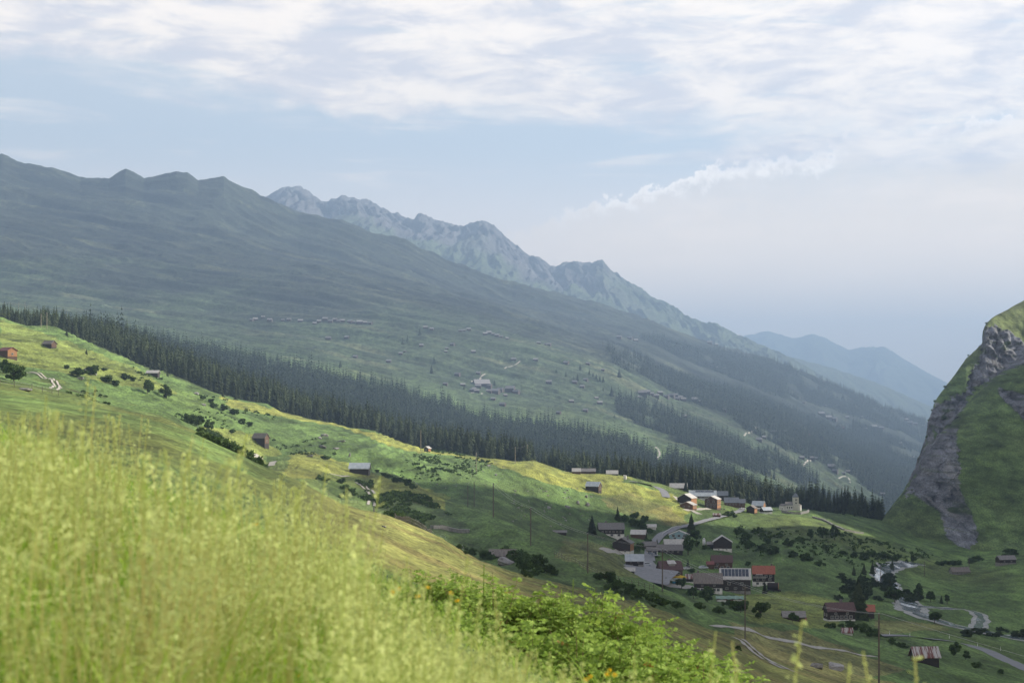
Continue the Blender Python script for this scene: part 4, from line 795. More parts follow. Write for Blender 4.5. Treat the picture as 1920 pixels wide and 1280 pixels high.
t = H('large dark house with sixteen solar panels on its front roof', 1379, 1111, 56, 34, 27, 17, rz=-5, wall=WD, roof=RP, base=4, bmat=WS, win=[('f', 2, .56, 1.3, 1.2), ('f', 3, .24, 1.3, 1.0)], door=(-.44, 1.2, 2.6), solar=(8, 2, .03, .95, .16, .9), ymin=550)
H('wing with a corrugated grey roof and a white base with windows', 1328, 1109, 52, 30, 17, 16, rz=-4, wall=WD, roof=RBR, base=7, bmat=WP, win=[('f', 6, .08, 1.3, 1.2), ('f', 2, .6, .9, .7)], chim=-.7, ymin=550)
H('little shed with a red and white striped tin roof left of the wing', 1294, 1092, 14, 12, 9, 6, rz=0, wall=WD, roof=RC, base=2, ymin=550, name='shed', cat='shed')
t = H('tall house with an orange tile roof, balconies and white lower wall', 1432, 1097, 40, 24, 23, 12, rz=-6, wall=WD, roof=RO, base=7, bmat=WP, win=[('f', 4, .66, 1.2, 1.2), ('f', 3, .38, 1.2, 1.2), ('f', 3, .06, 1.2, 1.2)], chim=.75, ymin=550)
k = t.location.y/F
MB().box(-20*k, 4*k, -16.5*k, -12.3*k, 13.5*k, 14.3*k).box(-20*k, 4*k, -16.5*k, -16.2*k, 14.3*k, 17.5*k).build('balcony', WS, t)
MB().add([(-14*k, -16*k, 20*k), (-2*k, -16*k, 20*k), (-2*k, -12.3*k, 21.5*k), (-14*k, -12.3*k, 21.5*k), (-14*k, -16*k, 20.3*k), (-2*k, -16*k, 20.3*k), (-2*k, -12.3*k, 21.8*k), (-14*k, -12.3*k, 21.8*k)], [(0, 3, 2, 1), (4, 5, 6, 7), (0, 1, 5, 4), (1, 2, 6, 5), (2, 3, 7, 6), (3, 0, 4, 7)]).build('awning', FR, t)
H('dark brown farmhouse with a plum-grey roof behind the tall spruce', 1578, 1163, 52, 28, 19, 12.5, rz=7, wall=WD, roof=RD, win=[('f', 5, .2, 1.2, 1.1), ('l', 2, .4, 1, 1), ('f', 2, .6, .9, .8)], chim=.15, base=2, bmat=WP, ymin=450)
H('right extension of the farmhouse with a rusty orange roof', 1622, 1158, 34, 20, 14, 9, rz=-8, wall=WD, roof=RO, ymin=450, **B)
H('small shed with a pink-grey roof on the meadow', 1489, 1163, 40, 15, 9, 7, rz=-1, wall=WD, roof=RG, endwall=WB, ymin=400, name='shed', cat='shed')
H('low lean-to with a raspberry red roof beside the pink-grey roofed shed', 1503, 1165, 18, 9, 2.5, 4, rz=-1, wall=WD, roof=RR, ymin=380, name='shed', cat='shed', ov=.2)
H('tiny hut with a red and white striped tin roof below the farmhouse', 1589, 1189, 19, 10, 5, 6, rz=0, wall=WP, roof=RC, ymin=400, name='hut', cat='hut', ov=.3)
H('dark hay shed with a rusty red and white corrugated roof', 1738, 1245, 47, 26, 16, 14, rz=5, wall=WD, roof=RC, ymin=380, name='shed', cat='shed')
H('log barn with a grey roof and stone footing high on the right meadow', 1890, 1058, 33, 17, 10, 6, rz=12, wall=WD, roof=RG, base=3.5, bmat=WS, win=[('f', 2, .5, .8, .7)], ymin=700, **B)
H('derelict stone barn with a patchy brown roof on the right meadow', 1802, 1077, 34, 16, 6, 7, rz=6, wall=WS, roof=RBR, ymin=700, **B)
# garage doors, sauna, silo
gg = g; kg = gg.location.y/F
for s in (-1, 1): MB().box(s*4.6*kg-3.6*kg, s*4.6*kg+3.6*kg, -5*kg-.12, -5*kg-.03, -.2, 5.6*kg).build('garage_door', SOL, gg)
p = G.hit(1450, 1108, 550); k = p.y/F; t = empty('sauna_barrel', p, R(-12)); tag(t, 'black barrel sauna on stilts at the edge of the slope', 'sauna')
MB().tube((-11*k, 0, 10*k), (9*k, 0, 10*k), 6.5*k, n=20).build('barrel', WD, t, True); MB().tube((9*k, 0, 10*k), (9.6*k, 0, 10*k), 6.7*k, n=20).build('barrel_end', WO, t)
MB().box(-12*k, 14*k, -7*k, 7*k, 2.2*k, 3.2*k).build('deck', WD, t)
for x_ in (-10, 0, 10, 13):
    for y_ in (-6, 6): MB().box(x_*k-.15, x_*k+.15, y_*k-.15, y_*k+.15, -5*k, 2.2*k).build('stilt', WD, t)
p = G.hit(1320, 1022, 700); k = p.y/F; t = empty('silo', p); tag(t, 'short grey metal silo with a domed cap beside the black barn', 'silo')
MB().tube((0, 0, -.5), (0, 0, 11*k), 3*k, n=16).build('tank', ALU, t, True); MB().tube((0, 0, 11*k), (0, 0, 14*k), 3*k, .8*k, n=16).build('cap', ALU, t, True)
# stack under a tarpaulin
p = G.hit(1368, 1128, 500); k = p.y/F; t = empty('wood_stack', p, R(-3)); tag(t, 'long stack with white side boards under a green tarpaulin below the solar house', 'stack')
MB().box(-24*k, 24*k, -7*k, 7*k, -1, 6*k).build('stack', WB, t)
for x_ in (-24, 6): MB().box(x_*k, (x_+17)*k, -7.4*k, -7.05*k, 0, 5*k).build('side_board', WP, t)
tv = []; n_ = 14
tz = lambda i, j: (6.2+5.5*(1-abs(j/6-.5)*1.7)+math.sin(i*1.7+j)*.8)*k
V_ = [((-26+52*i/n_)*k, (-9+18*j/6)*k, tz(i, j)) for i in range(n_+1) for j in range(7)]
m_ = MB(); m_.add(V_, [(i*7+j, (i+1)*7+j, (i+1)*7+j+1, i*7+j+1) for i in range(n_) for j in range(6)])
m_.add([(x, y, z-.15) for x, y, z in V_], [(i*7+j+1, (i+1)*7+j+1, (i+1)*7+j, i*7+j) for i in range(n_) for j in range(6)]); m_.build('tarpaulin', mat('tarpaulin', (.16, .26, .20), (.24, .33, .27), scale=.8, rough=.6), t)
# church
p = G.hit(1490, 957, 1000); k = p.y/F; t = empty('church', p+Vector((0, 4, 0)), R(0)); tag(t, 'little white church with a square stone tower and pointed spire', 'church')
MB().box(-15*k, 2*k, 0, 11*k, -3, 10*k).prism([(0, 10*k), (11*k, 10*k), (5.5*k, 15*k)], -15*k, 2*k, 'x').build('nave', WP, t)
r_ = MB()
for q in ([(-.8*k, 9.6*k), (5.5*k, 15.2*k), (5.5*k, 15.9*k), (-.8*k, 10.3*k)], [(5.5*k, 15.2*k), (11.8*k, 9.6*k), (11.8*k, 10.3*k), (5.5*k, 15.9*k)]): r_.prism(q, -15.5*k, 2*k, 'x')
r_.build('nave_roof', RG, t)
MB().box(-26*k, -15.2*k, 1*k, 9*k, -3, 8*k).build('sacristy', WP, t); MB().add([(-26.6*k, .4*k, 8.1*k), (-15.2*k, .4*k, 8.1*k), (-15.2*k, 9.6*k, 8.1*k), (-26.6*k, 9.6*k, 8.1*k), (-23*k, 5*k, 12.3*k), (-15.2*k, 5*k, 12.3*k)], [(0, 3, 2, 1), (0, 1, 5, 4), (2, 3, 4, 5), (3, 0, 4), (1, 2, 5)]).build('sacristy_roof', RG, t)
ch = [(9*k+6.5*k*math.cos(a), 5.5*k+5*k*math.sin(a)) for a in [R(x) for x in (-110, -50, 0, 50, 110)]]
m_ = MB(); n_ = len(ch); m_.add([(x, y, -3) for x, y in ch]+[(x, y, 9.5*k) for x, y in ch], [(i, (i+1) % n_, (i+1) % n_+n_, i+n_) for i in range(n_)]+[tuple(range(n_, 2*n_))]); m_.build('choir', WP, t)
m_ = MB(); m_.add([(9*k+(x-9*k)*1.1, 5.5*k+(y-5.5*k)*1.1, 9.4*k) for x, y in ch]+[(5*k, 5.5*k, 15*k)], [(i, (i+1) % n_, n_) for i in range(n_)]+[tuple(range(n_-1, -1, -1))]); m_.build('choir_roof', RG, t)
tw = MB().box(-1.5*k, 8.8*k, -4*k, 6*k, -3, 24.5*k).build('tower', mat('tower_stone', (.60, .57, .51), (.45, .42, .37), scale=.8, bump=.05), t)
MB().box(-2*k, 9.3*k, -4.5*k, 6.5*k, 24.5*k, 25.2*k).build('cornice', WS, t)
MB().add([(-1.9*k, -4.4*k, 25.2*k), (9.2*k, -4.4*k, 25.2*k), (9.2*k, 6.4*k, 25.2*k), (-1.9*k, 6.4*k, 25.2*k), (3.65*k, 1*k, 34*k)], [(0, 1, 4), (1, 2, 4), (2, 3, 4), (3, 0, 4), (3, 2, 1, 0)]).build('spire', RBL, t)
for z_ in (18.5, 12.5): MB().prism([(2.5*k, z_*k), (4.8*k, z_*k), (4.8*k, (z_+2.4)*k), (3.65*k, (z_+3.4)*k), (2.5*k, (z_+2.4)*k)], -4*k-.1, -4*k-.02, 'y').build('belfry_opening', DK, tw)
for x_ in (-12, -8, -4): MB().box(x_*k-.4, x_*k+.4, -.12, -.02, 4*k, 7*k).build('window', GL, t)
MB().box(-22*k, -20.8*k, 1*k-.12, 1*k-.02, 2*k, 4.5*k).build('window', GL, t)
# terrace wall of the churchyard and the stone wall on the meadow
def wall_run(label, pts, h, th=.6, m=WS, ymin=700, name='stone_wall'):
    P = [G.hit(x, y, ymin) for x, y in pts]; Q_ = [P[0]]
    for a, b in zip(P, P[1:]):
        n = max(1, int((b-a).length/2.5))
        for i in range(1, n+1):
            q = a.lerp(b, i/n); q.z = G.height(q.x, q.y); Q_.append(q)
    o_ = Q_[0].copy(); mb = MB()
    for a, b in zip(Q_, Q_[1:]):
        d = (b-a).to_2d(); 
        if d.length < .01: continue
        d.normalize(); nn = Vector((-d.y, d.x, 0))*th/2; hh = h*rnd.uniform(.85, 1.1)
        a_, b_ = a-o_, b-o_
        vs = [a_-nn, b_-nn, b_+nn, a_+nn]; mb.add([v-Vector((0, 0, .8)) for v in vs]+[v+Vector((0, 0, hh)) for v in vs], [(0, 3, 2, 1), (4, 5, 6, 7), (0, 1, 5, 4), (1, 2, 6, 5), (2, 3, 7, 6), (3, 0, 4, 7)])
    o = mb.build(name, m); o.location = o_; return tag(o, label, 'wall')
wall_run('high stone terrace wall in front of the church', [(1466,960),(1482,963),(1500,964),(1514,961),(1516,959)], 1.7, 1.0)
wall_run('long low dry stone wall curving over the meadow right of the church', [(1524,970),(1545,976),(1562,985),(1582,994),(1600,998),(1618,1000)], 1.2, 1.2)
wall_run('straight pale stone wall on the shaded slope under the bushes', [(810,990),(840,994),(880,998)], 1.0, 1.2, ymin=260)
# far hamlets
FW = mat('far_barn_wood', (.06, .043, .035), (.05, .038, .032), scale=1, rand=.2); FRo = mat('far_barn_roof', (.26, .25, .25), (.20, .19, .19), scale=1, rand=.25)
ORD = ['first', 'second', 'third', 'fourth', 'fifth', 'sixth', 'seventh', 'eighth', 'ninth', 'tenth', 'eleventh', 'twelfth', 'thirteenth', 'fourteenth', 'fifteenth', 'sixteenth']
def far_barn(px, py, w, label, group, roof=FRo, h=None):
    h = 5 if w > 25 else h
    k_ = rnd.uniform(.85, 1.1)
    return house(label, px, py, w, w*.75, (h or w*.42)*k_, w*.27, rz=rnd.uniform(-35, 15), wall=FW, roof=roof, ymin=1900, ov=.35, thick=.3, name='far_barn', cat='barn', group=group)
def cluster(desc, group, pts, roof=FRo):
    pts = sorted(pts)
    for i, q in enumerate(pts):
        where = ORD[i] if i < 16 else 'last'
        far_barn(q[0], q[1], q[2], '%s from the left %s' % (where, desc), group, q[3] if len(q) > 3 else roof)
cluster('in the high row of grey huts on the hazy slope', 'huts of the high row', [(470,602,7),(479,601,9),(493,597,7),(505,603,9),(530,602,6),(541,602,8),(563,604,9),(590,608,7)])
cluster('in the dense string of tiny roofed huts high on the slope', 'huts of the dense string', [(598,605,8),(609,602,10),(619,605,8),(627,602,8),(634,604,7),(642,604,9),(654,606,9),(662,606,7),(674,608,11),(685,607,8),(693,608,7)])
cluster('among the barns on the open slope left of the lone spruces', 'barns of the open slope', [(615,637,10),(649,635,8),(665,671,8),(728,680,9),(751,665,7),(758,660,5)])
cluster('in the small high groups of barns above the hamlet', 'barns above the hamlet', [(798,616,8),(809,619,7),(863,622,7),(870,621,6),(879,620,8),(910,628,8),(917,626,9),(924,628,6),(931,631,8),(939,633,6),(951,636,6),(1010,645,7),(1022,647,5),(1028,648,8)])
cluster('among the barns spread over the meadow above the hamlet', 'barns of the upper far meadow', [(790,650,8),(838,655,6),(836,661,6),(847,648,8),(888,662,8),(963,676,9),(1004,677,9),(1060,683,10),(1102,684,7),(1130,695,6)])
cluster('among the barns spread over the meadow below the hamlet', 'barns of the lower far meadow', [(856,705,10),(896,702,8),(834,722,8),(1029,720,11),(1077,719,9),(1097,714,8),(1091,727,8),(1072,755,9),(1125,758,10),(1097,772,9),(1119,748,7),(1046,776,8)])
cluster('in the brown farm hamlet above the middle forest', 'houses of the farm hamlet', [(868,724,9),(884,734,9),(894,736,10),(905,724,30),(896,727,11),(914,728,13),(916,736,10),(927,738,15),(936,734,12),(955,735,17),(948,743,7),(966,738,12,FRo),(889,731,8),(924,750,8),(941,761,11)])
cluster('in the grey-roofed hamlet below the upper wood', 'houses of the grey hamlet', [(1205,742,16),(1213,738,12),(1199,746,7),(1221,741,9),(1230,746,12),(1238,740,10),(1248,746,10),(1258,745,11),(1267,743,8),(1276,748,9),(1282,752,10),(1270,750,8),(1303,752,12),(1311,754,6)])
cluster('in the line of barns on the meadow between the two woods', 'barns between the woods', [(1357,771,8),(1375,771,7),(1361,765,5),(1411,790,7),(1284,783,9),(1449,813,10),(1453,810,6),(1423,827,11),(1433,822,8),(1473,811,8),(1515,818,7,RR),(1487,775,7),(1442,757,7)])
cluster('in the farm group on the lower far meadow', 'barns of the low farm group', [(1504,861,9),(1522,863,12),(1530,861,6),(1559,879,14),(1565,886,10),(1590,886,8),(1655,929,9),(1582,889,6)])
cluster('in the valley village deep in the haze', 'houses of the valley village', [(1541,780,12),(1555,786,12),(1562,789,12),(1572,801,9),(1580,805,8,RR),(1589,784,7),(1622,807,8),(1640,804,12),(1652,805,9),(1615,783,5),(1571,762,6),(1546,762,6),(1506,756,6),(1600,830,5),(1687,833,7),(1712,860,7)])
cluster('among the tiny roofs high in the haze above the valley', 'houses high in the haze', [(1335,688,6),(1343,691,6),(1358,692,5),(1330,645,9),(1344,648,6),(1180,636,9),(1160,635,9),(1193,640,8),(1700,789,8),(1706,796,10),(1716,797,8),(1730,800,6)])
# ------------------------------------------------------------------ roads, tracks, river
AS = mat('road_asphalt', (.21, .21, .22), (.16, .16, .17), scale=.5); GR = mat('gravel', (.42, .39, .35), (.27, .25, .21), scale=1.5); CONC = mat('pale_track', (.42, .39, .34), (.30, .27, .23), scale=.8)
def smooth_path(P, step=2.0):
    out = []
    for i in range(len(P)-1):
        p0, p1, p2, p3 = P[max(i-1, 0)], P[i], P[i+1], P[min(i+2, len(P)-1)]; n = max(2, int((p2-p1).length/step))
        for j in range(n):
            t = j/n; out.append(.5*((2*p1)+(p2-p0)*t+(2*p0-5*p1+4*p2-p3)*t*t+(3*p1-p0-3*p2+p3)*t**3))
    out.append(P[-1]); return out
def strip(name, pts, w, m, ymin=60, lift=.10, offset=0.0, ww=None, step=2.0, kind='structure', rough=0.0, ymax=1e9):
    P = []
    for q in pts:
        h = G.hit(q[0], q[1], ymin, ymax); P.append(Vector((h.x, h.y, 0)))
    for _ in range(4): P = [P[0]]+[(P[i-1]+2*P[i]+P[i+1])/4 for i in range(1, len(P)-1)]+[P[-1]]
    S_ = smooth_path(P, step); V = []; n = len(S_); C_ = 6
    for i, p in enumerate(S_):
        d = (S_[min(i+1, n-1)]-S_[max(i-1, 0)]); d = Vector((d.x, d.y, 0)); d = d.normalized() if d.length > 1e-6 else Vector((0, 1, 0)); nn = Vector((d.y, -d.x, 0))
        wi = w if ww is None else np.interp(i/(n-1), np.linspace(0, 1, len(ww)), ww)
        for j in range(C_+1):
            f = (j/C_-.5)*wi*(1+rough*float(gnoise(np.array([i*.13]), np.array([j//4*5.0]), 3)[0])*1.4); q = p+nn*(offset+f); V.append((q.x, q.y, G.height(q.x, q.y)+lift))
    V = np.array(V)
    # level across the width
    Z_ = V[:, 2].reshape(n, C_+1)
    if name in ('road', 'car_park'): mx = Z_.max(1, keepdims=True); Z_ = Z_*.35+(mx-.02)*.65; ks = np.ones(3)/3; Z_ = np.stack([np.convolve(np.pad(Z_[:, j], 1, 'edge'), ks, 'valid') for j in range(C_+1)], 1); V[:, 2] = Z_.ravel()
    i = np.arange(n*(C_+1)).reshape(n, C_+1); f = np.stack([i[:-1, :-1], i[:-1, 1:], i[1:, 1:], i[1:, :-1]], -1).reshape(-1, 4)
    o = np_mesh(name, V, f, m, smooth=True)
    if kind: tag(o, kind=kind)
    return o
strip('road', [(1219,1052),(1209,1045),(1216,1030),(1222,1018),(1230,1008),(1243,998),(1256,991),(1275,986.5),(1308,982),(1331,976.5),(1348,971),(1373,965),(1385,958),(1392,954)], 5, AS, 600)
strip('road', [(1184,903.5),(1204,905.5),(1221,908),(1238,913.5),(1248,920),(1250,926),(1249,933)], 5.5, AS, 900)
strip('path', [(1265,930),(1283,957),(1297,957),(1313,963.5)], 3.5, CONC, 850)
strip('path', [(1285,956),(1305,953.5),(1330,953)], 4, CONC, 850)
strip('road', [(1207,1042),(1208,1050),(1215,1058),(1222,1066),(1221,1074),(1216,1082),(1221,1093),(1232,1101)], 9, AS, 500, ww=[5, 6, 8, 13, 20, 24, 16, 9])
strip('road', [(1206,1044),(1219,1043),(1232,1041.5)], 5, AS, 600, lift=.16)
strip('path', [(1242,1096),(1262,1097),(1290,1098),(1306,1099)], 8, CONC, 500)
strip('path', [(1180,1030),(1160,1029),(1130,1031)], 4, CONC, 600)
strip('road', [(1645,1191),(1680,1191.8),(1711,1193),(1779,1199),(1833,1208),(1866,1222),(1888,1236),(1909,1250),(1945,1266)], 5.2, AS, 380)
strip('track', [(1340,1175),(1365,1179),(1400,1181),(1454,1192),(1510,1205),(1573,1217),(1640,1230)], 2.6, GR, 200)
for o_ in (-.8, .8): strip('track', [(1383,1196),(1392,1198),(1405,1206),(1412,1218),(1419,1227),(1441,1241),(1480,1257)], .8, CONC, 180, offset=o_)
for o_ in (-.95, .95):
    strip('track', [(52,699),(75,703),(95,708),(112,716),(119,722),(112,729),(98,733),(86,738)], .8, CONC, 430, lift=.3, offset=o_, step=1)
    strip('track', [(672,906),(684,909),(698,917),(705,927),(704,938),(696,948)], .85, CONC, 440, lift=.25, offset=o_, step=1)
strip('track', [(478,857),(496,856.5),(514,857),(524,860),(519,866),(508,873)], 2.6, CONC, 520, step=1)
strip('track', [(620,888),(640,889.5),(655,892)], 1.2, CONC, 400)
for P_ in ([(1228,862),(1238,858),(1246,850),(1238,842),(1230,838)], [(883,736),(890,741),(897,744),(905,737)], [(884,716),(898,709),(910,701)], [(946,691),(960,685),(975,677)], [(1395,817),(1408,811),(1425,801)], [(1507,873),(1512,866),(1520,862)], [(1594,905),(1602,895),(1600,890),(1560,889)]):
    strip('track', P_, 3.0, GR, 1850, lift=.4, step=12)
RIV = mat('river_gravel', (.46, .45, .43), (.16, .17, .15), scale=.8, det=8, bump=.2); WAT = mat('river_water', (.12, .15, .16), (.62, .66, .68), scale=.45, det=8, stretch=(1, .5, 1), rough=.12, lo=.5, hi=.72, bump=.15)
RP1 = [(1955,1197),(1925,1196),(1903,1198),(1880,1192),(1866,1189),(1850,1183),(1832,1179),(1805,1177),(1780,1175),(1768,1166),(1748,1159),(1722,1154),(1708,1148),(1703,1141),(1708,1134)]
RP2 = [(1833,1178),(1838,1166),(1842,1156),(1846,1148),(1828,1144),(1805,1141),(1780,1140),(1755,1139),(1730,1137),(1710,1135)]
RP3 = [(1708,1136),(1695,1120),(1675,1100),(1655,1085),(1646,1074),(1650,1067),(1656,1062),(1668,1059),(1690,1057),(1717,1055)]
for P_, w1, w2 in ((RP1, 15, 8), (RP2, 7, 3), (RP3, 12, 8)):
    strip('riverbed', P_, w1, RIV, 560, lift=.12, rough=.3); strip('river', P_, w2, WAT, 560, lift=.2, rough=.5)
# ------------------------------------------------------------------ boulders
def rock_mesh(name, seed, m):
    import bmesh
    bm = bmesh.new(); bmesh.ops.create_icosphere(bm, subdivisions=3, radius=1); r = np.random.default_rng(seed)
    pl = [(Vector(r.normal(size=3)).normalized(), r.uniform(.5, .85)) for _ in range(9)]
    for v in bm.verts:
        for n_, d_ in pl:
            e = v.co.dot(n_)-d_
            if e > 0: v.co -= n_*e
        v.co *= 1+.05*math.sin(v.co.x*9+seed)+.04*math.sin(v.co.z*13+seed)
    me = bpy.data.meshes.new(name); bm.to_mesh(me); bm.free(); me.materials.append(m); return me
MRK = mat('boulder_stone', (.34, .32, .30), (.15, .14, .135), scale=2.2, bump=.1, rand=.15, det=8)
ROCKS = [rock_mesh('boulder', s, MRK) for s in range(5)]
def boulder(px, py, wpx, hpx, label, group=None, ymin=60):
    p = G.hit(px, py, ymin); k = p.y/F; o = bpy.data.objects.new('boulder', ROCKS[rnd.randrange(5)]); COL.objects.link(o); o.location = p+Vector((0, 0, hpx*k*.2))
    o.scale = (wpx*k*.6, wpx*k*.6, hpx*k*.6); o.rotation_euler = (rnd.uniform(-.3, .3), rnd.uniform(-.3, .3), rnd.uniform(0, 6)); return tag(o, label, 'boulder', group)
for a in [(948,1058,36,20,'large pale grey rock outcrop below the half-buried barn'),(1533,1252,26,16,'left half of the big speckled rock in the bottom right meadow'),(1567,1254,34,18,'right half of the big speckled rock in the bottom right meadow'),
          (607,818,14,9,'brown jutting rock on the slope below the red-roofed barn'),(600,822,7,5,'small pale stone left of the brown jutting rock'),(630,842,12,5,'flat brown rock low on the green slope'),(604,838,14,5,'flat pale rock left of the low brown rock'),(655,856,4,12,'narrow upright pale stone on the green slope'),(640,828,12,5,'slanting rock right of the brown jutting rock'),
          (170,702,26,16,'dark rocky knoll under the bushes on the left hillside'),(150,711,12,7,'pale stone left of the rocky knoll'),(48,732,24,7,'pinkish rock bank below the dark leafy tree'),(433,769,9,5,'pale stone on the bushy crest'),(367,739,10,6,'pale rock on the hillside above the bushes'),(382,760,8,5,'white stone among the bushes at mid left'),(580,856,16,4,'grey flat rock on top of the mown knoll'),
          (1029,953,8,7,'round boulder on the shaded boulder slope, left of three'),(1064,952,10,7,'middle boulder of three on the shaded boulder slope'),(1101,948,8,10,'tall boulder, right one of three on the shaded boulder slope'),(1083,944,6,9,'narrow boulder just left of the tall boulder'),(1099,932,5,8,'small upright stone below the blue-roofed log barn'),(930,891,5,5,'lone pinkish boulder near the crest meadow'),(915,873,9,3,'flat stone near the ridge meadow'),(720,988,9,5,'pale stone at the foot of the juniper slope')]:
    boulder(*a)
for k in range(60):
    px_, py_ = rnd.uniform(955, 1110), rnd.uniform(915, 992)
    if py_ > 960 and rnd.random() < .2: continue
    s = rnd.uniform(1.6, 5.5); boulder(px_, py_, s, s*.6, 'small pale stone strewn over the shaded boulder slope', 'stones of the boulder slope', 500)
for k in range(34):
    px_, py_ = rnd.uniform(760, 950), rnd.uniform(855, 915); s = rnd.uniform(1.4, 4); boulder(px_, py_, s, s*.6, 'small pale stone on the sunny pasture below the crest', 'stones of the sunny pasture', 600)
for k in range(16):
    px_, py_ = rnd.uniform(1400, 1600), rnd.uniform(990, 1050); s = rnd.uniform(1.4, 3.4); boulder(px_, py_, s, s*.6, 'small pale stone on the scrubby slope below the church', 'stones below the church', 800)
# ------------------------------------------------------------------ poles, cables, posts
POLE = mat('pole_wood', (.13, .105, .085), (.08, .065, .055), scale=3); POLEL = mat('pole_wood_sunlit', (.34, .29, .22), (.24, .2, .15), scale=3); STEEL = mat('galvanised_steel', (.42, .42, .43), (.3, .3, .31), rough=.5)  # POLEL: paler pole wood with the sunlight put into its colour
def pole(px, top, bot, label, ymin=60, arm=0, m=POLE, wpx=2.6, group=None):
    p = G.hit(px, bot, ymin); k = p.y/F; h = (bot-top)*k; t = empty('utility_pole', p, 0); tag(t, label, 'pole', group)
    r = max(.09, min(.2, wpx*k/2)); MB().tube((0, 0, -1), (0, 0, h), r, r*.75, 10).build('post', m, t)
    if arm: MB().box(-.9*arm, .9*arm, -.06, .06, h-.45, h-.3).build('crossarm', m, t)
    MB().tube((0, 0, h), (0, 0, h+.18), .06, .03, 6).build('insulator', STEEL, t)
    return Vector((p.x, p.y, p.z+h))
T = []
T.append(pole(1648, 1150, 1300, 'tall dark utility pole nearest the viewer at the bottom right', 150, wpx=4))
T.append(pole(1397, 1097, 1197, 'utility pole in front of the solar house', 150, .6))
T.append(pole(1242, 1029, 1108, 'utility pole in front of the restaurant', 200))
T.append(pole(1102, 1000, 1074, 'utility pole standing on the shaded slope left of the village', 200))
T.append(pole(995, 951, 1022, 'lamp-headed utility pole below the boulder slope', 200, .5))
T.append(pole(925, 905, 969, 'dark utility pole on the shaded ridge, right of the pair', 250))
T.append(pole(889, 903, 950, 'right pole of the pair on the shaded ridge', 300))
T.append(pole(877, 909, 949, 'left pole of the pair on the shaded ridge', 300))
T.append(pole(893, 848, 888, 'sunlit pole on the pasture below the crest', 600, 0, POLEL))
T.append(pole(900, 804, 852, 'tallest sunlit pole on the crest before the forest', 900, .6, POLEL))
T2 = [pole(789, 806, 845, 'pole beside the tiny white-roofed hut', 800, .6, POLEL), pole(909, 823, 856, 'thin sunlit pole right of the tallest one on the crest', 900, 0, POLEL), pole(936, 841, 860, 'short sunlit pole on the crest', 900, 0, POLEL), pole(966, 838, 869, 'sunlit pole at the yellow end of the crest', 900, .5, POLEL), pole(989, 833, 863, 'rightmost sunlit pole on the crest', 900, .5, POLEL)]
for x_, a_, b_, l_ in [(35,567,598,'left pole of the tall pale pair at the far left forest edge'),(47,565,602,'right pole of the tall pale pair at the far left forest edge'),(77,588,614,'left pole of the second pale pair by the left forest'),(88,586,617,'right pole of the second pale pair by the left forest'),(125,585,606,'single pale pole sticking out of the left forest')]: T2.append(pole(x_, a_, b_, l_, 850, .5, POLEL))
for x_, a_, b_, l_ in [(1651,1060,1088,'thin pole on the meadow above the river loop'),(1733,1052,1079,'thin pole in the middle of the right meadow'),(1817,1043,1062,'thin pole above the derelict stone barn')]: pole(x_, a_, b_, l_, 650, 0, POLE, 1.4)
def cable(label, pts, sag=.012, r=.022, dx=0.0):
    V = []; 
    for a, b in zip(pts, pts[1:]):
        L_ = (b-a).length
        for i in range(12):
            t_ = i/12; q = a.lerp(b, t_); q.z -= 4*sag*L_*t_*(1-t_); q.x += dx; V.append(q)
    q = pts[-1].copy(); q.x += dx; V.append(q); o_ = V[0].copy(); mb = MB()
    for a, b in zip(V, V[1:]): mb.tube(a-o_, b-o_, r, n=4)
    o = mb.build('power_cable', STEEL); o.location = o_; tag(o, label, 'cable')
E_ = Vector((T[0].x+40, T[0].y-60, T[0].z-6))
cable('left one of the thin cables running down the village pole line', T[:6], dx=-.5); cable('right one of the thin cables running down the village pole line', [E_]+T[:6], dx=.5)
cable('thin cable between the sunlit poles of the crest', [T[7], T[8], T[9]]); cable('thin cable along the short poles of the crest', T2[1:5])
cable('thin cables slung between the tall pale poles at the far left', [T2[5], T2[7], T2[9]])
PW = mat('marker_white', (.75, .74, .70), (.6, .6, .58))
for i, (x_, y_) in enumerate([(1668,1190),(1706,1193),(1780,1196),(1833,1211),(1876,1219)]):
    p = G.hit(x_, y_, 380); mb = MB().prism([(-.08, -.2), (.08, -.2), (.05, 1.15), (-.05, 1.25)], -.06, .06, 'y'); o = mb.build('marker_post', PW); o.location = p+Vector((0, 0, .1)); tag(o, '%s white roadside marker post from the left on the bottom right road' % ORD[i], 'post', 'marker posts along the bottom right road')
    b_ = MB().box(-.075, .075, -.075, -.062, .8, .98).build('reflector', DK, o)
def fence(label, pts, ymin, h=1.1, step=3.2):
    P = [G.hit(x, y, ymin) for x, y in pts]; t = empty('pasture_fence', P[0]); tag(t, label, 'fence'); S_ = smooth_path([Vector((p.x, p.y, 0)) for p in P], step); Q_ = [Vector((q.x, q.y, G.height(q.x, q.y)))-P[0] for q in S_]
    for q in Q_[:95]: MB().tube(q-Vector((0, 0, .3)), q+Vector((0, 0, h)), .05, n=6).build('fence_post', POLE, t)
    mb = MB()
    for a, b in zip(Q_, Q_[1:]):
        for z_ in (.5, h-.1): mb.tube(a+Vector((0, 0, z_)), b+Vector((0, 0, z_)), .012, n=4)
    mb.build('fence_wire', STEEL, t)
fence('thin wire fence with short wooden posts along the near sunny ridge', [(600,921),(640,943),(700,958),(770,983),(830,1008),(870,1038)], 100)
fence('thin wire fence across the shaded slope above the car park', [(1040,1040),(1100,1068),(1160,1090),(1225,1104)], 200)
fence('short wire fence below the dark leafy tree at the left', [(0,722),(60,731),(110,741)], 120)
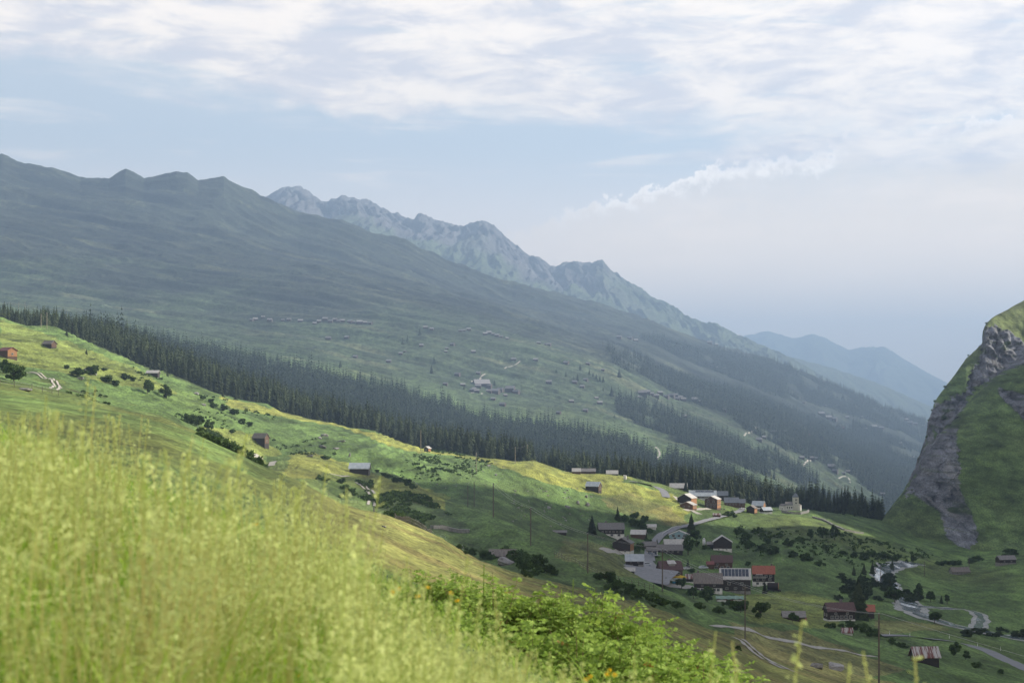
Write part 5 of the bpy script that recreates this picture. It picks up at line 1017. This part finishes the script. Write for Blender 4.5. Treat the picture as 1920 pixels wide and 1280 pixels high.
# guard rail by the road bend
def rail(label, pts, ymin):
    P = [G.hit(x, y, ymin) for x, y in pts]; t = empty('guard_rail', P[0]); tag(t, label, 'guard rail'); S_ = smooth_path([Vector((p.x, p.y, 0)) for p in P], 3); Q_ = [Vector((q.x, q.y, G.height(q.x, q.y)))-P[0] for q in S_]; mb = MB()
    for a, b in zip(Q_, Q_[1:]): mb.tube(a+Vector((0, 0, .75)), b+Vector((0, 0, .75)), .14, n=6)
    mb.build('rail', ALU, t)
    for q in Q_[::2]: MB().box(q.x-.06, q.x+.06, q.y-.06, q.y+.06, q.z-.3, q.z+.75).build('rail_post', ALU, t)
rail('metal guard rail along the outer side of the road bend', [(1241,1004),(1252,996),(1262,990),(1276,988)], 700)
# ------------------------------------------------------------------ cars, parasols, terrace
RUB = mat('tyre_rubber', (.02, .02, .02), (.03, .03, .03))
def car(px, py, rz, colr, label, cname, ymin=500, s=1.0):
    p = G.hit(px, py, ymin); t = empty('parked_car', p+Vector((0, 0, .14)), R(rz)); tag(t, label, 'car', 'cars parked in the village'); m = mat('car_paint_'+cname, colr, colr, rough=.25)
    pr = [(-2.15, .35), (2.15, .35), (2.2, .75), (1.95, .95), (1.15, 1.02), (.55, 1.42), (-1.2, 1.45), (-1.95, 1.05), (-2.2, .9)]
    MB().prism(pr, -.85, .85, 'y').build('body', m, t)
    gl = MB()
    for y0_, y1_ in ((-.87, -.851), (.851, .87)): gl.prism([(-1.7, 1.02), (1.0, 1.02), (.5, 1.36), (-1.15, 1.38)], y0_, y1_, 'y')
    gl.add([(1.17, -.7, 1.06), (1.17, .7, 1.06), (.62, .7, 1.42), (.62, -.7, 1.42)], [(0, 1, 2, 3)]).add([(-1.99, -.7, 1.08), (-1.99, .7, 1.08), (-1.28, .7, 1.46), (-1.28, -.7, 1.46)], [(3, 2, 1, 0)]); gl.build('windows', GL, t)
    for x_ in (-1.35, 1.35):
        for y_ in (-.86, .86): w_ = MB().tube((x_, y_-.1, .32), (x_, y_+.1, .32), .33, n=14).build('wheel', RUB, t); MB().tube((x_, y_-.115, .32), (x_, y_+.115, .32), .18, n=8).build('rim', ALU, w_)
    for y_ in (-.6, .6): MB().box(2.16, 2.22, y_-.18, y_+.18, .68, .84).build('headlight', FR, t)
for a in [(1231,1086,3,(.16,.24,.32),'blue-grey car parked lengthways before the restaurant','blue'),(1228,1075,60,(.30,.36,.38),'grey car nose-in beside the restaurant balcony','grey'),(1229,1066,70,(.06,.07,.08),'dark car at the upper corner of the restaurant','dark'),
          (1214,1060,5,(.45,.45,.45),'silver car on the strip beside the stone barn, the upper one','silver'),(1217,1065,5,(.10,.13,.18),'navy car on the strip beside the stone barn, the middle one','navy'),(1200,1071,2,(.05,.055,.06),'black car in front of the stone barn','black'),
          (1220,1041,-80,(.10,.12,.15),'dark blue car before the left garage door','garage'),(1290,1068,20,(.55,.55,.56),'white-grey car on the lawn right of the restaurant','white'),(1319,1066,10,(.50,.55,.60),'pale car by the terrace wall left of the red-roofed house','pale')]:
    car(*a)
car(1392, 955, 35, (.60, .60, .60), 'light van-like car at the end of the upper hamlet road', 'light', 900)
YEL = mat('parasol_yellow', (.80, .55, .02), (.72, .46, .02), scale=2, trans=.3)
for px_, l_, w_ in ((1264, 'left one of the two yellow parasols on the restaurant terrace', 4.6), (1276, 'right one of the two yellow parasols on the restaurant terrace', 5.4)):
    p = G.hit(px_, 1093, 500); t = empty('parasol', p+Vector((0, 0, .3)), .3); tag(t, l_, 'parasol', 'yellow parasols on the terrace'); mb = MB(); n_ = 8; rr = w_/2
    vs = [(0, 0, 3.3)]+[(rr*math.cos(a), rr*math.sin(a), 2.45) for a in [2*math.pi*i/n_ for i in range(n_)]]+[(rr*math.cos(a), rr*math.sin(a), 2.2) for a in [2*math.pi*i/n_ for i in range(n_)]]
    mb.add(vs, [(0, i+1, (i+1) % n_+1) for i in range(n_)]+[(i+1, (i+1) % n_+1, (i+1) % n_+n_+1, i+n_+1) for i in range(n_)]); mb.build('canopy', YEL, t); MB().tube((0, 0, -.3), (0, 0, 3.4), .04, n=6).build('pole', ALU, t)
BLU = mat('chair_blue', (.03, .30, .50), (.03, .25, .42))
for i, px_ in enumerate((1262.5, 1265.5, 1270)):
    p = G.hit(px_, 1094.5, 500); t = empty('terrace_chair', p+Vector((0, 0, .15)), 0); tag(t, ['left', 'middle', 'right'][i]+' one of the three blue chairs under the yellow parasols', 'chair', 'blue chairs on the terrace')
    MB().box(-.28, .28, -.25, .25, .42, .5).build('seat', BLU, t); MB().box(-.28, .28, .2, .27, .5, 1.05).build('backrest', BLU, t)
    for x_ in (-.24, .24):
        for y_ in (-.2, .2): MB().box(x_-.025, x_+.025, y_-.025, y_+.025, 0, .42).build('leg', BLU, t)
p = G.hit(1256, 1092, 500); t = empty('flag', p); tag(t, 'small white and blue flag on a thin mast beside the parasols', 'flag'); MB().tube((0, 0, -.3), (0, 0, 5), .04, n=6).build('mast', ALU, t)
V_ = [(.05+.22*i, .08*math.sin(i*1.2), 4.8-1.7*j/3-.15*i) for i in range(6) for j in range(4)]; m_ = MB(); m_.add(V_, [(i*4+j, (i+1)*4+j, (i+1)*4+j+1, i*4+j+1) for i in range(5) for j in range(3)]); m_.build('cloth', mat('flag_cloth', (.6, .62, .66), (.35, .42, .55), scale=1), t)
# hay machines on the upper lawn
GRN = mat('machine_green', (.05, .16, .09), (.04, .12, .07))
for i, (px_, py_, l_) in enumerate([(1347,952,'left green hay machine with spidery arms on the lawn by the chalet'),(1355,955,'right green hay machine with spidery arms on the lawn by the chalet')]):
    p = G.hit(px_, py_, 900); t = empty('hay_machine', p, .4*i); tag(t, l_, 'farm machine'); MB().box(-1.6, 1.6, -.12, .12, .7, .9).build('frame', GRN, t)
    for s in (-1, 1):
        w_ = MB().tube((s*1.2, -.15, .45), (s*1.2, .15, .45), .45, n=12).build('wheel', RUB, t)
        m_ = MB()
        for q in range(8): m_.tube((s*1.6, 0, .5), (s*1.6+1.1*math.cos(q*.785), 1.1*math.sin(q*.785), .45), .04, n=4)
        m_.build('rotor', ALU if i else PW, t)
# ------------------------------------------------------------------ foreground meadow
def plain(name, c, trans, rough=.6, rand=0.0, c2=None):
    m = mat(name, c, c2 or tuple(x*.7 for x in c), scale=2.2, det=8, rough=rough, trans=trans, rand=rand, spec=.25); return m
G_BL = plain('grass_blade', (.20, .38, .03), .5, c2=(.42, .54, .08)); G_ST = plain('grass_stem', (.42, .50, .14), .3, c2=(.52, .48, .20)); G_SP = plain('seed_head', (.70, .76, .30), .45, c2=(.42, .48, .18))
def stalk(seed, kind):
    """unit-high grass stalk; kind 0 airy panicle, 1 dense spike; returns V, quads, material index"""
    r = np.random.default_rng(seed); V = []; Q = []; Mi = []
    bend = r.uniform(.03, .12); ba = r.uniform(0, 6.28); P = lambda t: np.array([math.cos(ba)*bend*t**2.2, math.sin(ba)*bend*t**2.2, t-.06*bend*t*t])
    w = .0028
    for i in range(5):
        a, b = P(i/5), P((i+1)/5); ww = w*(1-.12*i)
        for d in ((1, 0), (0, 1)):
            o = np.array([d[0]*ww, d[1]*ww, 0]); k = len(V); V += [a-o, a+o, b+o, b-o]; Q.append((k, k+1, k+2, k+3)); Mi.append(1)
    n = 42 if kind == 0 else 30; t0 = .66 if kind == 0 else .84
    for i in range(n):
        t = t0+(1-t0)*r.random()**.9; c = P(t); a = r.uniform(0, 6.28); sp = (.085*(1.08-(t-t0)/(1-t0))*r.random()**.6 if kind == 0 else .010); up = sp*r.uniform(.0, .7)
        q = c+np.array([math.cos(a)*sp, math.sin(a)*sp, up])
        if kind == 0 and i % 3 == 0:
            k = len(V); o = np.array([0, 0, .0009]); V += [c-o, c+o, q+o, q-o]; Q.append((k, k+1, k+2, k+3)); Mi.append(2)
        L_ = r.uniform(.0035, .0085); d = r.normal(size=3); d /= np.linalg.norm(d); e = np.cross(d, r.normal(size=3)); e /= np.linalg.norm(e); k = len(V)
        V += [q-d*L_, q+e*L_*.42, q+d*L_, q-e*L_*.42]; Q.append((k, k+1, k+2, k+3)); Mi.append(2)
    return np.array(V), np.array(Q), np.array(Mi)
def blade(seed):
    r = np.random.default_rng(seed); V = []; Q = []; w = r.uniform(.004, .008); a = r.uniform(0, 6.28); b = r.uniform(.25, .8); n = 5; s = np.array([-math.sin(a), math.cos(a), 0])
    for i in range(n+1):
        t = i/n; c = np.array([math.cos(a)*b*t**2, math.sin(a)*b*t**2, t-.45*b*t**2]); ww = w*(1-t**1.6)+.0004; V += [c-s*ww, c+s*ww]
    for i in range(n): Q.append((2*i, 2*i+1, 2*i+3, 2*i+2))
    return np.array(V), np.array(Q), np.zeros(n, int)
TOPP = poly([(-900,640),(-300,735),(0,768),(120,772),(220,775),(300,795),(350,826),(420,886),(500,898),(570,922),(640,965),(690,1030),(720,1080),(800,1130),(850,1165),(1000,1225),(1100,1258),(1250,1290),(1350,1320),(1900,1500),(2900,1800)])
def frontz(x, y):
    px = 960+F*x/WF(y); return np.array([G.height(a, b) for a, b in zip(x, y)])
def meadow():
    r = np.random.default_rng(77); Vs, Qs, Ms = [], [], []; b0 = 0
    def put(proto, pos, h, lean):
        nonlocal b0
        V, Q_, M_ = proto; v, q = merge((V, Q_), pos, h, r.random(len(pos))*6.28, lean); Vs.append(v); Qs.append(q+b0); Ms.append(np.tile(M_, len(pos))); b0 += len(v)
    def pts(n, y0, y1):
        y = np.sqrt(r.uniform(y0**2, y1**2, int(n*1.0))); x = r.uniform(-.425, .20, len(y))*y
        m = int(n*.55); y2 = r.uniform(1.0, y1, m); x2 = np.where(r.random(m) < .72, r.uniform(.2*y2, 5.0), -r.uniform(.425*y2, 4.2)); return np.concatenate([x, x2]), np.concatenate([y, y2])
    # seed stalks, a little clumped
    x, y = pts(9000, 2.5, 6.6); dn = fbm(x/.42, y/1.8, 3, 500); keep = (dn*3.4+r.uniform(-.35, .35, len(x)) > .04); x, y = x[keep], y[keep]
    z = frontz(x, y); px = 960+F*x/y; top = np.where((px > 1250) | (px < -350), .5+.12*fbm(x, y, 2, 5), (EYE-TOPP(px))/F*y-z); h = np.clip(top, .12, 1.0)*np.clip(r.normal(.80, .12, len(x)), .45, 1.0)
    ok = (top > .16)&(y < 5.9+.5*r.random(len(x))); x, y, z, h = x[ok], y[ok], z[ok], h[ok]; n = len(x); pos = np.stack([x, y, z], 1); lean = r.normal(0, .05, (n, 2))+np.array([.02, 0])
    k = r.integers(0, 14, n)
    for s in range(14):
        j = k == s; put(stalk(600+s, 0 if s < 11 else 1), pos[j], h[j], lean[j])
    # leaves at the foot
    x, y = pts(15000, 2.3, 6.6); z = frontz(x, y); px = 960+F*x/y; top = np.where((px > 1250) | (px < -350), .5, (EYE-TOPP(px))/F*y-z); h = np.clip(top, .10, 1.0)*r.uniform(.45, .95, len(x)); ok = (top > .1); x, y, z, h = x[ok], y[ok], z[ok], h[ok]; n = len(x)
    pos = np.stack([x, y, z-.02], 1); k = r.integers(0, 16, n); lean = r.normal(0, .12, (n, 2))
    for s in range(16):
        j = k == s; put(blade(700+s), pos[j], h[j], lean[j])
    # single tall stalks that stand clear of the rest
    sx = [(138,705,4.2),(152,722,4.0),(58,738,3.6),(430,842,4.3),(566,868,4.4),(640,905,3.4),(655,888,3.6),(735,985,3.2),(805,1040,3.4),(1432,1168,2.7),(1440,1205,2.9),(1545,1238,2.7),(1738,1222,2.6),(1752,1240,2.7),(1290,1180,3.3),(1210,1215,3.4),(940,1105,3.6),(1015,1135,3.4)]
    xs = np.array([(a-960)/F*c for a, b, c in sx]); ys = np.array([c for a, b, c in sx]); zs = np.array([near_z(v) for v in xs]); hs = np.array([(EYE-b)/F*c for a, b, c in sx])-zs
    for i in range(len(sx)): put(stalk(640+i, 0), np.array([[xs[i], ys[i], zs[i]]]), hs[i:i+1], np.zeros((1, 2)))
    # shorter turf farther out on the same shoulder of the hill
    y = np.sqrt(r.uniform(36, 400, 9000)); u = r.uniform(-.4, .34, 9000); x = u*y; z = frontz(x, y); k = r.integers(0, 16, len(x)); h = r.uniform(.12, .30, len(x)); pos = np.stack([x, y, z-.01], 1); lean = r.normal(0, .2, (len(x), 2))
    for s in range(16):
        j = k == s; V, Q_, M_ = blade(700+s); put((V*np.array([2.2, 2.2, 1]), Q_, M_), pos[j], h[j], lean[j])
    o = np_mesh('meadow_grass', np.concatenate(Vs), Qs, [G_BL, G_ST, G_SP], np.concatenate(Ms)); tag(o, 'tall blurred meadow grass with pale seed heads filling the lower left', 'grass', kind='stuff')
meadow()
# leafy bramble-like shrubs
M_BR = mat('bramble_leaf', (.34, .46, .09), (.17, .27, .045), scale=14, trans=.4, spec=.3, rand=.12); M_RED = mat('bramble_leaf_reddish', (.42, .20, .06), (.30, .22, .05), scale=14, trans=.35); M_CANE = mat('bramble_cane', (.20, .13, .06), (.12, .08, .04), scale=20)
def bramble_arrays(seed, hgt=.7, rad=.62, canes=64):
    r = np.random.default_rng(seed); V = []; Q = []; Mi = []; CV = MB()
    for c in range(canes):
        a = r.uniform(0, 6.28); R0 = rad*r.random()**.5; h = hgt*r.uniform(.62, 1.08)*(1-.45*(R0/rad)**2); e = np.array([math.cos(a)*R0, math.sin(a)*R0, h]); s = np.array([math.cos(a)*R0*.35, math.sin(a)*R0*.35, -.05]); m = (s+e)/2+np.array([0, 0, h*.25])
        C_ = lambda t: s*(1-t)**2+2*m*t*(1-t)+e*t*t
        CV.tube(C_(0), C_(.5), .004, .003, 4).tube(C_(.5), C_(1), .003, .0015, 4)
        nl = 13
        for i in range(nl):
            t = .25+.75*(i+r.random()*.6)/nl; p = C_(min(t, 1)); la = r.uniform(0, 6.28); ld = np.array([math.cos(la), math.sin(la), r.uniform(-.7, .7)]); ld /= np.linalg.norm(ld); side = np.cross(ld, [0, 0, 1]); side /= np.linalg.norm(side); L_ = r.uniform(.07, .12); red = r.random() < .012
            for k_ in range(7):
                if k_ == 6: b, d = p+ld*L_, ld
                else: b = p+ld*L_*(.3+.28*(k_//2)); d = side*(1 if k_ % 2 else -1)*.85+ld*.5; d = d/np.linalg.norm(d)
                l2 = L_*r.uniform(.36, .5); w_ = np.cross(d, np.array([0, 0, .6])+r.normal(0, .9, 3)); w_ /= np.linalg.norm(w_); dr = np.array([0, 0, -.25*l2]); i0 = len(V)
                V += [b, b+d*l2*.5+w_*l2*.33+dr*.2, b+d*l2+dr, b+d*l2*.5-w_*l2*.33+dr*.2]; Q.append((i0, i0+1, i0+2, i0+3)); Mi.append(1 if red else 0)
    return np.array(V), np.array(Q), np.array(Mi), CV
BR = []
for s in range(4):
    V, Q_, Mi, CV = bramble_arrays(800+s); o = np_mesh('foliage', V, Q_, [M_BR, M_RED], Mi); c = CV.build('canes', M_CANE); BR.append((o.data, c.data)); bpy.data.objects.remove(o); bpy.data.objects.remove(c)
def bramble(px, Yd, hpy, s, label):
    """hpy: row of the photograph that its top reaches"""
    x = (px-960)/F*Yd; z = G.height(x, Yd); top = (EYE-hpy)/F*Yd; h = max(.25, top-z); t = empty('bramble_shrub', (x, Yd, z), rnd.uniform(0, 6.28)); tag(t, label, 'shrub')
    a, b = BR[rnd.randrange(4)]; sc_ = (s*.85, s*.85, max(h/.72, .72)); t.location.z = top-.72*sc_[2]
    for nm, me in (('foliage', a), ('canes', b)): o = bpy.data.objects.new(nm, me); COL.objects.link(o); o.parent = t; o.scale = sc_
for a in [(780,11.5,1066,.95,'leftmost leafy shrub of the foreground thicket, partly behind grass'),(850,11.8,1062,1.0,'reddish-tipped leafy shrub second from the left of the thicket'),(925,11.3,1078,1.0,'leafy shrub left of the dip in the foreground thicket'),
          (1000,11.6,1102,1.0,'low leafy shrub in the dip of the foreground thicket'),(1075,11.2,1094,1.0,'highest leafy shrub in the middle of the foreground thicket'),(1140,11.0,1112,1.05,'leafy shrub just right of the highest shrub of the thicket'),
          (1205,10.8,1158,1.0,'leafy shrub on the falling right shoulder of the thicket'),(1262,10.5,1192,1.0,'leafy shrub low on the right shoulder of the thicket'),(1318,10.2,1232,1.0,'second last leafy shrub at the right end of the thicket'),(1370,9.8,1268,.9,'last leafy shrub at the right end of the thicket, cut by the picture edge'),
          (900,9.6,1140,1.0,'front row leafy shrub behind the yellow flowers at the left'),(990,9.4,1160,1.05,'front row leafy shrub over a dark hollow'),(1085,9.2,1165,1.05,'front row leafy shrub in the middle of the thicket'),(1175,9.0,1205,1.05,'front row leafy shrub right of the dark hollow'),(1262,8.8,1245,1.0,'rightmost front row leafy shrub'),(820,9.8,1120,.9,'front row leafy shrub farthest left'),(1330,8.6,1275,.8,'low leafy shrub at the bottom edge of the picture')]:
    bramble(*a)
# large-leaved sprigs that stand above the thicket
def sprig(px, Yd, hpy, label):
    x = (px-960)/F*Yd; z = G.height(x, Yd); h = (EYE-hpy)/F*Yd-z; t = empty('nettle_stalk', (x, Yd, z)); tag(t, label, 'plant'); MB().tube((0, 0, 0), (.01, 0, h), .005, .003, 5).build('stem', M_BR, t)
    for i in range(8):
        zz = h*(.55+.45*i/8); L_ = .11*(1.1-i/9)
        for s in (0, 1):
            a = i*1.57+s*math.pi+.3; d = Vector((math.cos(a), math.sin(a), .25)).normalized(); w_ = Vector((-math.sin(a), math.cos(a), 0)); b = Vector((.01*zz/h, 0, zz)); m_ = MB()
            m_.add([b, b+d*L_*.4+w_*L_*.26, b+d*L_*.75+w_*L_*.15-Vector((0, 0, L_*.1)), b+d*L_-Vector((0, 0, L_*.25)), b+d*L_*.75-w_*L_*.15-Vector((0, 0, L_*.1)), b+d*L_*.4-w_*L_*.26, b+d*L_*.45-Vector((0, 0, L_*.04))], [(0, 1, 6), (1, 2, 6), (2, 3, 6), (3, 4, 6), (4, 5, 6), (5, 0, 6)]); m_.build('leaf', M_BR, t)
sprig(1072, 11.0, 1085, 'tall large-leaved stalk rising above the middle of the thicket'); sprig(1050, 10.8, 1104, 'shorter large-leaved stalk left of the tall one'); sprig(1112, 11.0, 1104, 'large-leaved stalk right of the tall one above the thicket'); sprig(905, 11, 1058, 'large-leaved stalk above the left part of the thicket'); sprig(1238, 10.3, 1166, 'large-leaved stalk on the right shoulder of the thicket')
# yellow flowers
M_YF = plain('petal_yellow', (.85, .50, .02), .3, c2=(.80, .62, .03))
def flower(px, py, Yd, label):
    x = (px-960)/F*Yd; z = (EYE-py)/F*Yd; g = G.height(x, Yd); t = empty('yellow_flower', (x, Yd, z)); tag(t, label, 'flower', 'yellow meadow flowers')
    MB().tube((0, 0, g-z), (0, 0, 0), .002, n=4).build('stem', G_BL, t); m_ = MB()
    for i in range(8):
        a = i*.785; b = a+.45; r_ = .013; m_.add([(0, 0, 0), (r_*.7*math.cos(a), r_*.7*math.sin(a), .006), (r_*math.cos((a+b)/2+.05), r_*math.sin((a+b)/2+.05), .010), (r_*.7*math.cos(b), r_*.7*math.sin(b), .006)], [(0, 1, 2, 3)])
    o = m_.build('petals', M_YF, t); o.rotation_euler = (rnd.uniform(.5, 1.1), 0, rnd.uniform(-.6, .6)); MB().tube((0, 0, .002), (0, 0, .009), .004, .003, 6).build('flower_centre', M_YF, t)
for a in [(737,1112,5.6,'yellow flower at the left of the pair below the shrubs'),(747,1106,6.0,'yellow flower at the right of the pair below the shrubs'),(801,1103,6.2,'orange-yellow flower above the pair, under the shrubs'),(784,1120,5.8,'yellow flower right of the pair below the shrubs'),(845,1113,6.5,'yellow flower against the left front shrub'),(858,1128,6.5,'small yellow flower below the one at the left front shrub'),(697,1168,5.0,'yellow flower alone in the grass left of the shrubs'),
          (983,1261,5.4,'yellow flower by the white one at the bottom middle'),(1138,1266,6.2,'leftmost yellow flower of the bottom group under the hollow'),(1144,1258,6.6,'upper yellow flower of the bottom group under the hollow'),(1152,1266,6.3,'right yellow flower of the bottom group under the hollow'),(1098,1276,6.0,'low yellow flower left of the bottom group'),(1108,1270,6.2,'yellow flower between the low one and the bottom group'),
          (448,1264,4.4,'yellow flower low in the grass at the bottom left'),(456,1258,4.5,'second yellow flower low in the grass at the bottom left'),(556,1268,4.6,'yellow flower at the bottom edge left of centre'),(480,986,5.2,'yellow flower high in the blurred grass')]:
    flower(*a)
# ------------------------------------------------------------------ haze
def haze():
    mb = MB(); mb.box(-14000, 14000, -1500, 23800, -420, 1240)
    m = bpy.data.materials.new('haze_air'); m.use_nodes = True; N, L = m.node_tree.nodes, m.node_tree.links; N.clear()
    v = N.new('ShaderNodeVolumePrincipled'); v.inputs['Density'].default_value = HAZE; v.inputs['Color'].default_value = (.36, .52, .77, 1); v.inputs['Anisotropy'].default_value = .2
    o = N.new('ShaderNodeOutputMaterial'); L.new(v.outputs[0], o.inputs['Volume'])
    h = mb.build('haze', m); tag(h, kind='stuff')
HAZE = 1.25e-4
haze()
